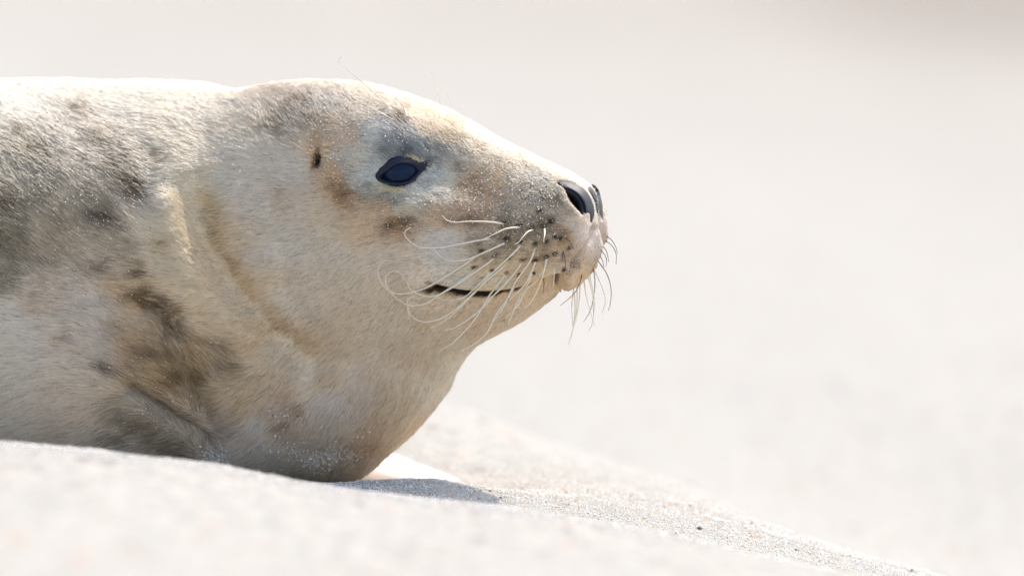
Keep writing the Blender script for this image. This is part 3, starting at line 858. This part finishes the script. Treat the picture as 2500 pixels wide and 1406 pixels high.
lift = np.interp(rx_, [0, 500, 900, 1300], [0.22, 0.16, 0.14, 0.20]) * (0.6 + 0.8 * rng.random(NST))
lift = lift + 0.10 * noise(root, 0.006, 37)
lift = np.clip(lift, 0.06, 0.9)
lf = lift[:, None]; ln = length[:, None]
p0 = root - nrm * 0.0004
p1 = p0 + ln * (0.36 * t + 0.55 * lf * nrm) + nrm * 0.0004
p2 = p0 + ln * (0.70 * t + 0.80 * lf * nrm) + nrm * 0.0004 + 0.02 * ln * rng.normal(size=root.shape)
p3 = p0 + ln * (1.0 * t + 0.85 * lf * nrm) + nrm * 0.0003 + 0.04 * ln * rng.normal(size=root.shape)
hc = coat(rx_, ry_, np.stack([rx_, ry_, 0 * rx_], -1) * PX)
jit = np.exp(rng.normal(0, 0.21, NST)) * (1 + 0.10 * cl[:, 0])
dk = rng.random(NST) < 0.10
jit = np.where(dk, jit * 0.50, jit)
hc = hc * jit[:, None]
hc = np.clip(hc * np.minimum(1, .88 / hc.max(-1, keepdims=True)), 0.008, 0.9)
rad = np.interp(rx_, [0, 600, 1100, 1480], [0.60, 0.54, 0.48, 0.44]) * PX * (0.75 + 0.5 * rng.random(NST))
idx = np.nonzero(keep)[0]
Pts = np.stack([p0, p1, p2, p3], 1)[idx]
NS = len(idx)
hcurv = bpy.data.hair_curves.new('fur')
hcurv.add_curves([4] * NS)
hcurv.attributes['position'].data.foreach_set('vector', Pts.reshape(-1).astype(np.float32))
ra = hcurv.attributes.get('radius') or hcurv.attributes.new('radius', 'FLOAT', 'POINT')
rr = rad[idx][:, None] * np.array([1.0, 0.95, 0.7, 0.15])[None]
ra.data.foreach_set('value', rr.reshape(-1).astype(np.float32))
ta = hcurv.attributes.new('tint', 'FLOAT_COLOR', 'CURVE')
tc = np.ones((NS, 4), np.float32); tc[:, :3] = hc[idx]
ta.data.foreach_set('color', tc.reshape(-1))
na_ = hcurv.attributes.new('skin_normal', 'FLOAT_VECTOR', 'CURVE')
na_.data.foreach_set('vector', nrm[idx].reshape(-1).astype(np.float32))

m_fur = bpy.data.materials.new('seal_fur'); m_fur.use_nodes = True
nt = m_fur.node_tree; nt.nodes.clear()
out = N(nt, 'ShaderNodeOutputMaterial')
at_ = N(nt, 'ShaderNodeAttribute', attribute_name='tint')
an_ = N(nt, 'ShaderNodeAttribute', attribute_name='skin_normal')
df = N(nt, 'ShaderNodeBsdfDiffuse')
L(nt, at_.outputs['Color'], df.inputs['Color']); L(nt, an_.outputs['Vector'], df.inputs['Normal'])
hb = N(nt, 'ShaderNodeBsdfHairPrincipled'); hb.parametrization = 'COLOR'
L(nt, at_.outputs['Color'], hb.inputs['Color'])
hb.inputs['Roughness'].default_value = 0.5
hb.inputs['Radial Roughness'].default_value = 0.75
mxs = N(nt, 'ShaderNodeMixShader'); mxs.inputs[0].default_value = 0.40
L(nt, df.outputs[0], mxs.inputs[1]); L(nt, hb.outputs[0], mxs.inputs[2])
L(nt, mxs.outputs[0], out.inputs['Surface'])
hcurv.materials.append(m_fur)
fur = part(bpy.data.objects.new('fur', hcurv)); COL.objects.link(fur)
fur['kind'] = 'stuff'

# ------------------------------------------------------------------ eye
EC = (977, 424)
ys = [hit(x_, y_) for x_, y_ in ((905, 428), (977, 372), (1050, 425), (977, 465))]
ys = [q for q in ys if q is not None]
eye_y = float(np.mean(ys))
m_eye, nt, bs = mat_new('wet_eye')
geo = N(nt, 'ShaderNodeNewGeometry')
nz = N(nt, 'ShaderNodeTexNoise'); nz.inputs['Scale'].default_value = 120
L(nt, geo.outputs['Position'], nz.inputs['Vector'])
rp = N(nt, 'ShaderNodeValToRGB'); rp.color_ramp.elements[0].color = (0.004, 0.011, 0.028, 1); rp.color_ramp.elements[1].color = (0.009, 0.021, 0.05, 1)
L(nt, nz.outputs['Fac'], rp.inputs[0]); L(nt, rp.outputs[0], bs.inputs['Base Color'])
bs.inputs['Roughness'].default_value = 0.12
bs.inputs['Specular IOR Level'].default_value = 0.14
ER = 56 * PX
ec = at(EC[0], EC[1], eye_y + ER - 9 * PX)
bmx = bmesh.new(); bmesh.ops.create_uvsphere(bmx, u_segments=64, v_segments=40, radius=ER)
me = bpy.data.meshes.new('eyeball'); bmx.to_mesh(me); bmx.free()
me.polygons.foreach_set('use_smooth', np.ones(len(me.polygons), bool)); me.materials.append(m_eye)
eb = bpy.data.objects.new('eyeball', me); COL.objects.link(eb); eb.parent = seal; eb.location = (ec - seal_origin).tolist()

def eyeball_y(px, py):
    p = at(px, py, -1.0); d = p - CAM; d = d / np.linalg.norm(d)
    oc = CAM - ec; b = oc @ d; c = oc @ oc - ER ** 2; disc = b * b - c
    if disc < 0: return ec[1]
    return (CAM + d * (-b - math.sqrt(disc)))[1]

m_lid, nt, bs = mat_new('dark_bare_skin')
geo = N(nt, 'ShaderNodeNewGeometry')
nz = N(nt, 'ShaderNodeTexNoise'); nz.inputs['Scale'].default_value = 700; nz.inputs['Detail'].default_value = 4
L(nt, geo.outputs['Position'], nz.inputs['Vector'])
rp = N(nt, 'ShaderNodeValToRGB'); rp.color_ramp.elements[0].position = .35; rp.color_ramp.elements[0].color = (0.007, 0.008, 0.013, 1); rp.color_ramp.elements[1].position = .75; rp.color_ramp.elements[1].color = (0.026, 0.028, 0.042, 1)
L(nt, nz.outputs['Fac'], rp.inputs[0]); L(nt, rp.outputs[0], bs.inputs['Base Color'])
bs.inputs['Roughness'].default_value = 0.6
bs.inputs['Specular IOR Level'].default_value = 0.3
bm_ = N(nt, 'ShaderNodeBump'); bm_.inputs['Strength'].default_value = 0.5; bm_.inputs['Distance'].default_value = 0.0006
L(nt, nz.outputs['Fac'], bm_.inputs['Height']); L(nt, bm_.outputs[0], bs.inputs['Normal'])

def by_angle(poly, c, n):
    p = smooth_poly(poly, 240)
    a = np.arctan2(p[:, 1] - c[1], p[:, 0] - c[0]); o = np.argsort(a)
    p = p[o]; a = a[o]
    a3 = np.r_[a - 2 * np.pi, a, a + 2 * np.pi]; p3 = np.vstack([p, p, p])
    q = np.linspace(-np.pi, np.pi, n, endpoint=False)
    return np.stack([np.interp(q, a3, p3[:, 0]), np.interp(q, a3, p3[:, 1])], -1)
NL = 110
po = by_angle(EYE_OUT, EC, NL); pi_ = by_angle(EYE_IN, EC, NL)
rows = []
prof_r = [(-0.10, 8, 0), (0.0, 1, 0), (0.15, -3, 0), (0.38, -6, 0), (0.6, -7, .4), (0.8, -5.5, .8), (0.93, -4, 1), (1.0, -2.5, 1), (1.03, 1.5, 1), (1.0, 14, 1)]
oy = []
for k in range(NL):
    q = po[k] + (po[k] - np.array(EC)) * 0.06
    h_ = hit(*q); oy.append(h_ if h_ is not None else eye_y)
oy = np.array(oy); oy = np.array([np.median(np.take(oy, range(k - 3, k + 4), mode='wrap')) for k in range(NL)])
for f, dpt, mixv in prof_r:
    pts = po + (pi_ - po) * f
    row = []
    for k in range(NL):
        ysurf = oy[k] + (dpt * PX)
        yeye = eyeball_y(*pi_[k]) + dpt * PX
        yv = ysurf * (1 - mixv) + yeye * mixv
        if 0.1 < f < 1.01: yv = min(yv, eyeball_y(*pts[k]) - 2.2 * PX)
        row.append(at(pts[k, 0], pts[k, 1], yv))
    rows.append(row)
LV = np.array(rows).reshape(-1, 3)
LF = [(r * NL + k, r * NL + (k + 1) % NL, (r + 1) * NL + (k + 1) % NL, (r + 1) * NL + k) for r in range(len(rows) - 1) for k in range(NL)]
part(new_mesh('eyelid', LV, LF, m_lid))

# ------------------------------------------------------------------ nostrils
m_nose, nt, bs = mat_new('slate_nose_skin')
at_ = N(nt, 'ShaderNodeAttribute', attribute_name='tint')
geo = N(nt, 'ShaderNodeNewGeometry')
nz = N(nt, 'ShaderNodeTexNoise'); nz.inputs['Scale'].default_value = 900; nz.inputs['Detail'].default_value = 4
L(nt, geo.outputs['Position'], nz.inputs['Vector'])
mr = N(nt, 'ShaderNodeMapRange'); mr.inputs[3].default_value = .7; mr.inputs[4].default_value = 1.4; L(nt, nz.outputs['Fac'], mr.inputs[0])
ml = N(nt, 'ShaderNodeMix', data_type='RGBA', blend_type='MULTIPLY'); ml.inputs[0].default_value = 1
L(nt, at_.outputs['Color'], ml.inputs[6]); L(nt, mr.outputs[0], ml.inputs[7]); L(nt, ml.outputs[2], bs.inputs['Base Color'])
bs.inputs['Roughness'].default_value = 0.5
bs.inputs['Specular IOR Level'].default_value = 0.3
bm_ = N(nt, 'ShaderNodeBump'); bm_.inputs['Strength'].default_value = 0.6; bm_.inputs['Distance'].default_value = 0.0005
L(nt, nz.outputs['Fac'], bm_.inputs['Height']); L(nt, bm_.outputs[0], bs.inputs['Normal'])

def patch(name, outline, hole=None, step=3.0, proud=3.0, edge=7.0):
    op = smooth_poly(outline, 70)
    hp = smooth_poly(hole, 50) if hole else None
    x0, y0 = op.min(0); x1, y1 = op.max(0)
    gxx, gyy = np.meshgrid(np.arange(x0, x1, step), np.arange(y0, y1, step))
    gxx = gxx.ravel() + rng.uniform(-.4, .4, gxx.size); gyy = gyy.ravel() + rng.uniform(-.4, .4, gyy.size)
    m = poly_dist(gxx, gyy, op) > step * .6
    pts = np.vstack([op, np.stack([gxx[m], gyy[m]], -1)])
    edges = [(i, (i + 1) % len(op)) for i in range(len(op))]
    vs, _, fs, *_r = delaunay_2d_cdt([Vector(p) for p in pts], edges, [], 1, 1e-4)
    P2 = np.array([(v.x, v.y) for v in vs])
    dd = poly_dist(P2[:, 0], P2[:, 1], op)
    lift_ = proud * sstep(-1, edge, dd) - 3.0 * (dd < 0.5)
    col = np.tile(np.array([0.020, 0.020, 0.027]), (len(P2), 1))
    if hp is not None:
        dh = poly_dist(P2[:, 0], P2[:, 1], hp)
        mk = sstep(-4, 6, (P2[:, 0] - 1403) * .84 - (P2[:, 1] - 494) * .55)
        lift_ = lift_ + 3.0 * mk * np.exp(-((dh + 6) / 6) ** 2) - 42 * sstep(-3, 8, dh)
        f = sstep(-5, 4, dh)[:, None]
        col = col * (1 - f) + f * np.array([0.006, 0.005, 0.007])  # inner shade of the nostril opening painted into the tint
        # depth of the skin measured at the rim only, so the hole does not count twice
    base = []
    for q in P2:
        h_ = hit_smooth(q[0], q[1]); base.append(h_)
    base = np.array(base)
    V = at(P2[:, 0], P2[:, 1], base - lift_ * PX)
    return part(new_mesh(name, V, [tuple(f) for f in fs], m_nose, cols=col))

bvh0 = BVHTree.FromPolygons([Vector(v) for v in smV], [tuple(map(int, q)) for q in quads[(NR - 1) * NT * 3 // 4:]])
def hit_smooth(px, py):
    for k in range(12):
        p = at(px, py, -1.0); d = p - CAM; d = d / np.linalg.norm(d)
        r = bvh0.ray_cast(Vector(CAM), Vector(d))
        if r[0] is not None: return r[0].y
        px -= 1.5
    return -0.08
patch('nostril', PAD, HOLE, 2.6, 1.0)
patch('nostril', PAD2, None, 2.6, 6.0, 5)

# ------------------------------------------------------------------ whiskers
def wmat(name, col, rough=.4):
    m, nt, bs = mat_new(name)
    geo = N(nt, 'ShaderNodeNewGeometry'); nz = N(nt, 'ShaderNodeTexNoise'); nz.inputs['Scale'].default_value = 300
    L(nt, geo.outputs['Position'], nz.inputs['Vector'])
    r = N(nt, 'ShaderNodeValToRGB'); r.color_ramp.elements[0].color = (*[c * .85 for c in col], 1); r.color_ramp.elements[1].color = (*[min(1, c * 1.1) for c in col], 1)
    L(nt, nz.outputs['Fac'], r.inputs[0]); L(nt, r.outputs[0], bs.inputs['Base Color'])
    bs.inputs['Roughness'].default_value = rough
    return m
m_wp = wmat('pale_whisker', (0.80, 0.69, 0.52)); m_wd = wmat('dark_whisker', (0.10, 0.07, 0.05))
def c3(pts): return [(900 + u / 3.8, 500 + v / 3.8) for u, v in pts]
def c2(pts): return [(1240 + u / 3.515, 400 + v / 3.515) for u, v in pts]
PALE = [c3(q) for q in [
 [(1275, 187), (1200, 170), (1090, 158), (950, 155), (800, 162), (730, 145), (695, 115), (682, 98)],
 [(1172, 296), (1160, 308), (1000, 335), (850, 365), (700, 395), (560, 403), (450, 385), (370, 330), (335, 280), (345, 235), (395, 213)],
 [(1425, 212), (1350, 213), (1270, 225), (1190, 260), (1100, 305), (1060, 320)],
 [(1535, 230), (1480, 250), (1430, 300), (1390, 350), (1362, 362)],
 [(1632, 215), (1632, 280), (1620, 345)],
 [(1302, 332), (1200, 385), (1100, 430), (1000, 475), (900, 510), (820, 522), (740, 515), (670, 480), (620, 430), (608, 400)],
 [(1430, 360), (1300, 490), (1190, 590), (1120, 660), (1030, 700)],
 [(1205, 470), (1080, 560), (950, 650), (820, 740), (700, 810), (600, 850), (520, 845), (420, 810), (370, 760), (365, 700), (390, 670), (430, 662)],
 [(1085, 422), (1000, 480), (880, 560), (740, 650), (600, 735), (480, 790), (350, 825), (250, 822), (180, 790), (110, 710), (85, 620), (105, 555), (150, 520), (205, 522)],
 [(1010, 572), (940, 640), (800, 740), (650, 840), (540, 910), (440, 935), (350, 925), (250, 860), (180, 780), (155, 700), (175, 640), (230, 615), (290, 630), (325, 670), (310, 697)],
 [(1130, 600), (1090, 670), (1000, 760), (900, 850), (800, 882), (700, 880), (640, 860)],
 [(1330, 490), (1230, 590), (1100, 700), (950, 840), (820, 960), (700, 1040), (600, 1078), (500, 1085), (420, 1050), (370, 990), (355, 920), (370, 870), (420, 852), (470, 880)],
 [(1160, 600), (1050, 740), (930, 870), (820, 980), (700, 1080), (580, 1142)],
 [(1440, 500), (1380, 600), (1280, 720), (1150, 850), (1050, 960), (900, 1080), (800, 1140), (710, 1163)],
 [(1290, 620), (1230, 700), (1150, 800), (1080, 900), (1000, 1040), (900, 1160), (780, 1280), (660, 1350)],
 [(1557, 368), (1500, 520), (1430, 620), (1380, 690), (1320, 800), (1250, 950), (1150, 1090)],
 [(1555, 500), (1520, 600), (1450, 740), (1350, 840), (1300, 890)],
 [(1652, 478), (1635, 580), (1600, 700), (1550, 830), (1480, 930), (1430, 960)],
 [(1620, 600), (1560, 700), (1460, 790), (1380, 940), (1270, 1050)],
 [(1405, 640), (1330, 800), (1250, 920), (1180, 1020), (1100, 1180), (980, 1290), (850, 1355)],
 [(1530, 620), (1470, 740), (1400, 860), (1350, 970), (1290, 1120)],
 [(1718, 560), (1720, 640), (1715, 750)],
 [(480, 950), (440, 915), (390, 920), (365, 980), (375, 1040), (390, 1085)],
]]
CHIN = [[(1398, 688), (1404, 740), (1400, 795), (1388, 842)], [(1408, 688), (1409, 740), (1402, 790), (1394, 825)], [(1416, 684), (1414, 735), (1404, 792)], [(1425, 680), (1432, 725), (1444, 770), (1452, 795)],
        [(1440, 672), (1451, 730), (1447, 785), (1437, 808)], [(1452, 660), (1470, 700), (1478, 735), (1470, 765)], [(1436, 676), (1447, 720), (1449, 770)], [(1404, 688), (1396, 745), (1399, 800)]]
DARK = [[(1422, 652), (1418, 684), (1402, 716), (1368, 746)], [(1446, 644), (1452, 679), (1451, 713), (1442, 756), (1425, 785)], [(1458, 634), (1482, 670), (1492, 707), (1490, 741), (1485, 758)],
        [(1466, 568), (1490, 583), (1503, 602), (1507, 618)], [(1466, 582), (1490, 596), (1504, 619), (1504, 645)], [(1460, 592), (1479, 610), (1485, 632), (1486, 640)], [(1460, 603), (1479, 627), (1480, 652)], [(1460, 616), (1472, 639), (1473, 655)],
        [(1371, 602), (1379, 630), (1382, 660)], [(1378, 577), (1392, 592), (1402, 610)], [(1373, 612), (1374, 640)], [(1326, 668), (1328, 695), (1326, 717)]]
BROW = [[(974, 288), (950, 262), (900, 215), (866, 185), (846, 168), (830, 156), (826, 146), (834, 139)], [(980, 304), (940, 282), (890, 254), (855, 234), (838, 216)], [(995, 286), (985, 262), (972, 246), (964, 240)]]
FARB = [[(1102, 272), (1095, 240), (1088, 226)], [(1130, 289), (1133, 272)], [(1078, 262), (1072, 240), (1060, 200), (1050, 170)]]

def whisker(pts, r0, r1, mat, out=32.0, depth=None):
    n = max(14, int(2.2 * len(pts) + 12))
    c = curve_pts(pts, n)
    s = np.linspace(0, 1, n)
    ysf = []; last = None
    for k in range(n):
        if depth is not None:
            ysf.append(depth)
            continue
        h_ = hit(*c[k])
        if h_ is not None and last is not None and h_ > last + 0.02: h_ = None
        if h_ is None: h_ = last if last is not None else -0.085
        last = h_; ysf.append(h_)
    ysf = np.array(ysf)
    for _ in range(3):
        ysf = np.convolve(np.r_[ysf[0], ysf, ysf[-1]], [.25, .5, .25], 'valid')
    ysf = np.minimum(ysf, np.minimum.accumulate(ysf) + 0.012)
    lift_ = (out * np.sin(np.clip(s * 1.9, 0, np.pi / 2)) - 4) * PX
    P = at(c[:, 0], c[:, 1], ysf - lift_)
    tan = np.gradient(P, axis=0); tan /= np.linalg.norm(tan, axis=1)[:, None]
    a = np.cross(tan, np.array([0, 1.0, 0.01])); a /= np.linalg.norm(a, axis=1)[:, None]
    b = np.cross(tan, a)
    R = (r0 + (r1 - r0) * s ** 0.8) * PX
    m = 6; ang = np.linspace(0, 2 * np.pi, m, endpoint=False)
    V = P[:, None] + R[:, None, None] * (np.cos(ang)[None, :, None] * a[:, None] + np.sin(ang)[None, :, None] * b[:, None])
    F = np.array([(i * m + j, i * m + (j + 1) % m, (i + 1) * m + (j + 1) % m, (i + 1) * m + j) for i in range(n - 1) for j in range(m)])
    return part(new_mesh('whisker', V.reshape(-1, 3), F, mat))

for k, q in enumerate(PALE):
    whisker(q, 2.8 if k not in (22, 21) else 1.4, 0.9, m_wp, 30 + 14 * random.random())
for q in CHIN: whisker(q, 1.7, .7, m_wp, 6, depth=-0.05 - 0.03 * random.random())
for q in DARK: whisker(q, 1.4, .6, m_wd, 14)
for q in BROW: whisker(q, 1.9, .7, m_wp, 22)
for q in FARB: whisker(q, 1.0, .5, m_wp, 4, depth=0.0)

# ------------------------------------------------------------------ sand stuck to the fur
def dust(n, spots):
    P = []; Rr = []; Nn = []
    wts = np.array([s[4] for s in spots], float); wts /= wts.sum()
    ch = rng.choice(len(spots), n * 2, p=wts)
    for k in ch:
        x0, y0, rx, ry, _, sc = spots[k]
        x = x0 + rng.normal() * rx; y = y0 + rng.normal() * ry
        if poly_dist(np.array([x]), np.array([y]), EYE_IN)[0] > -1 or poly_dist(np.array([x]), np.array([y]), HOLE)[0] > -1: continue
        p_ = at(x, y, -1.0); d = p_ - CAM; d = d / np.linalg.norm(d)
        r = bvh.ray_cast(Vector(CAM), Vector(d))
        if r[0] is None: continue
        rad_ = float(np.clip(math.exp(rng.normal(math.log(1.0), .4)), .5, 3.0)) * sc * PX
        f = np.interp(x, [0, 600, 1100, 1400], [9, 6, 4, 3]) * PX
        P.append(np.array(r[0]) - d * (f + rad_ * .5)); Rr.append(rad_)
        if len(P) >= n: break
    return np.array(P), np.array(Rr)
DS = [(1180, 460, 85, 60, 5, 1), (1050, 480, 110, 60, 2.2, .9), (1280, 520, 60, 60, 3, 1), (1150, 330, 70, 30, 2, .9), (860, 300, 70, 35, 3, 1.0), (840, 400, 35, 60, 2.2, .9), (960, 540, 60, 30, 1.2, .9),
      (1410, 640, 25, 20, 1.2, 1), (1330, 470, 50, 25, 1.5, 1), (1240, 600, 80, 40, 1, .9), (850, 1130, 100, 28, 9, 1.5), (740, 1110, 60, 28, 1.2, 1.4), (520, 1108, 22, 18, 1.2, 1.6), (400, 1020, 90, 40, 1.0, 1.2), (330, 850, 120, 70, .9, 1),
      (150, 480, 160, 110, 2.6, 1.1), (300, 380, 180, 100, 1.6, 1.1), (150, 280, 160, 50, 1.2, 1.1), (700, 1020, 30, 20, .12, 1.8), (700, 300, 120, 60, .8, .9), (1450, 500, 12, 30, .35, .9), (1100, 840, 80, 30, .2, .8), (200, 650, 160, 70, 1.0, 1), (960, 1070, 60, 50, .8, 1.1)]
P_, R_ = dust(9500, DS)
dc = np.array([(0.84, 0.79, 0.70)]) * (0.75 + .3 * rng.random((len(P_), 1))) * np.where(rng.random((len(P_), 1)) < .04, .25, 1)
grains('stuck_sand_grains', P_, R_, dc, label='white sand grains clinging to the seal fur')
# crumbs under the chin and down the throat
ed = [(1385, 708), (1365, 722), (1340, 735), (1300, 762), (1260, 788), (1200, 825), (1150, 856), (1130, 895), (1100, 935), (1090, 950), (1050, 1010), (990, 1080)]
ec_ = curve_pts(ed, 260)
kk = rng.integers(0, 260, 420)
pe = ec_[kk] + rng.normal(0, 2.6, (420, 2)) + np.array([-1.5, -2.0])
Pl = []
for q in pe:
    q = q.copy(); n_ = 0
    while hit(*q) is None and n_ < 30:
        q += (-1.2, -1.0); n_ += 1
    h_ = hit(*q)
    Pl.append(at(q[0] + 1.0, q[1] + 1.5, (h_ if h_ is not None else -.05) - 3 * PX))
Pe = np.array(Pl)
grains('clinging_sand', Pe, (0.8 + 1.3 * rng.random(420)) * PX, pick_cols(420) * .85, label='crumbs of sand clinging along the chin and throat')

# ------------------------------------------------------------------ darker bits lying on the sand
m_peb, nt, bs = mat_new('dark_pebble')
geo = N(nt, 'ShaderNodeNewGeometry'); nz = N(nt, 'ShaderNodeTexNoise'); nz.inputs['Scale'].default_value = 1200
L(nt, geo.outputs['Position'], nz.inputs['Vector'])
r = N(nt, 'ShaderNodeValToRGB'); r.color_ramp.elements[0].color = (0.05, 0.035, 0.03, 1); r.color_ramp.elements[1].color = (0.16, 0.11, 0.09, 1)
L(nt, nz.outputs['Fac'], r.inputs[0]); L(nt, r.outputs[0], bs.inputs['Base Color']); bs.inputs['Roughness'].default_value = .6
PEB = [(1708, 1292, 8.0, 5.0, -0.04, 'dark brown pebble on the pale sand, largest one right of the seal'),
       (1196, 1199, 4.5, 2.6, -0.05, 'tiny dark pebble at the right tip of the seal shadow'),
       (1943, 1344, 4.5, 3.6, -0.05, 'small dark pebble in the speckled sand, second largest right of the seal'),
       (1222, 1216, 5.0, 2.4, -0.05, 'flat dark pebble just below and right of the shadow tip'),
       (2226, 1394, 4.5, 4.0, -0.05, 'tiny dark pebble near the bottom right corner of the sand')]
for x_, y_, a_, b_, yy_, lab in PEB:
    bmx = bmesh.new(); bmesh.ops.create_icosphere(bmx, subdivisions=3, radius=1)
    for v_ in bmx.verts:
        n_ = float(noise(np.array([[v_.co.x, v_.co.y, v_.co.z]]) + a_, 0.8, 50)[0])
        v_.co *= 1 + .22 * n_
        v_.co.x *= a_ * PX; v_.co.y *= a_ * .8 * PX; v_.co.z *= b_ * PX
    me = bpy.data.meshes.new('pebble'); bmx.to_mesh(me); bmx.free()
    me.polygons.foreach_set('use_smooth', np.ones(len(me.polygons), bool)); me.materials.append(m_peb)
    o = bpy.data.objects.new('pebble', me); COL.objects.link(o)
    # walk along the sight line until it meets the sand
    q = None
    for y in np.linspace(-.25, .5, 600):
        p = at(x_, y_, y)
        if p[2] < z0(p[0], y): q = p; break
    if q is None: q = at(x_, y_, yy_)
    o.location = (q[0], q[1], z0(q[0], q[1]) + b_ * .5 * PX); o.rotation_euler = (0, .1, a_)
    o['label'] = lab; o['category'] = 'pebble'; o['group'] = 'dark pebbles on the sand'
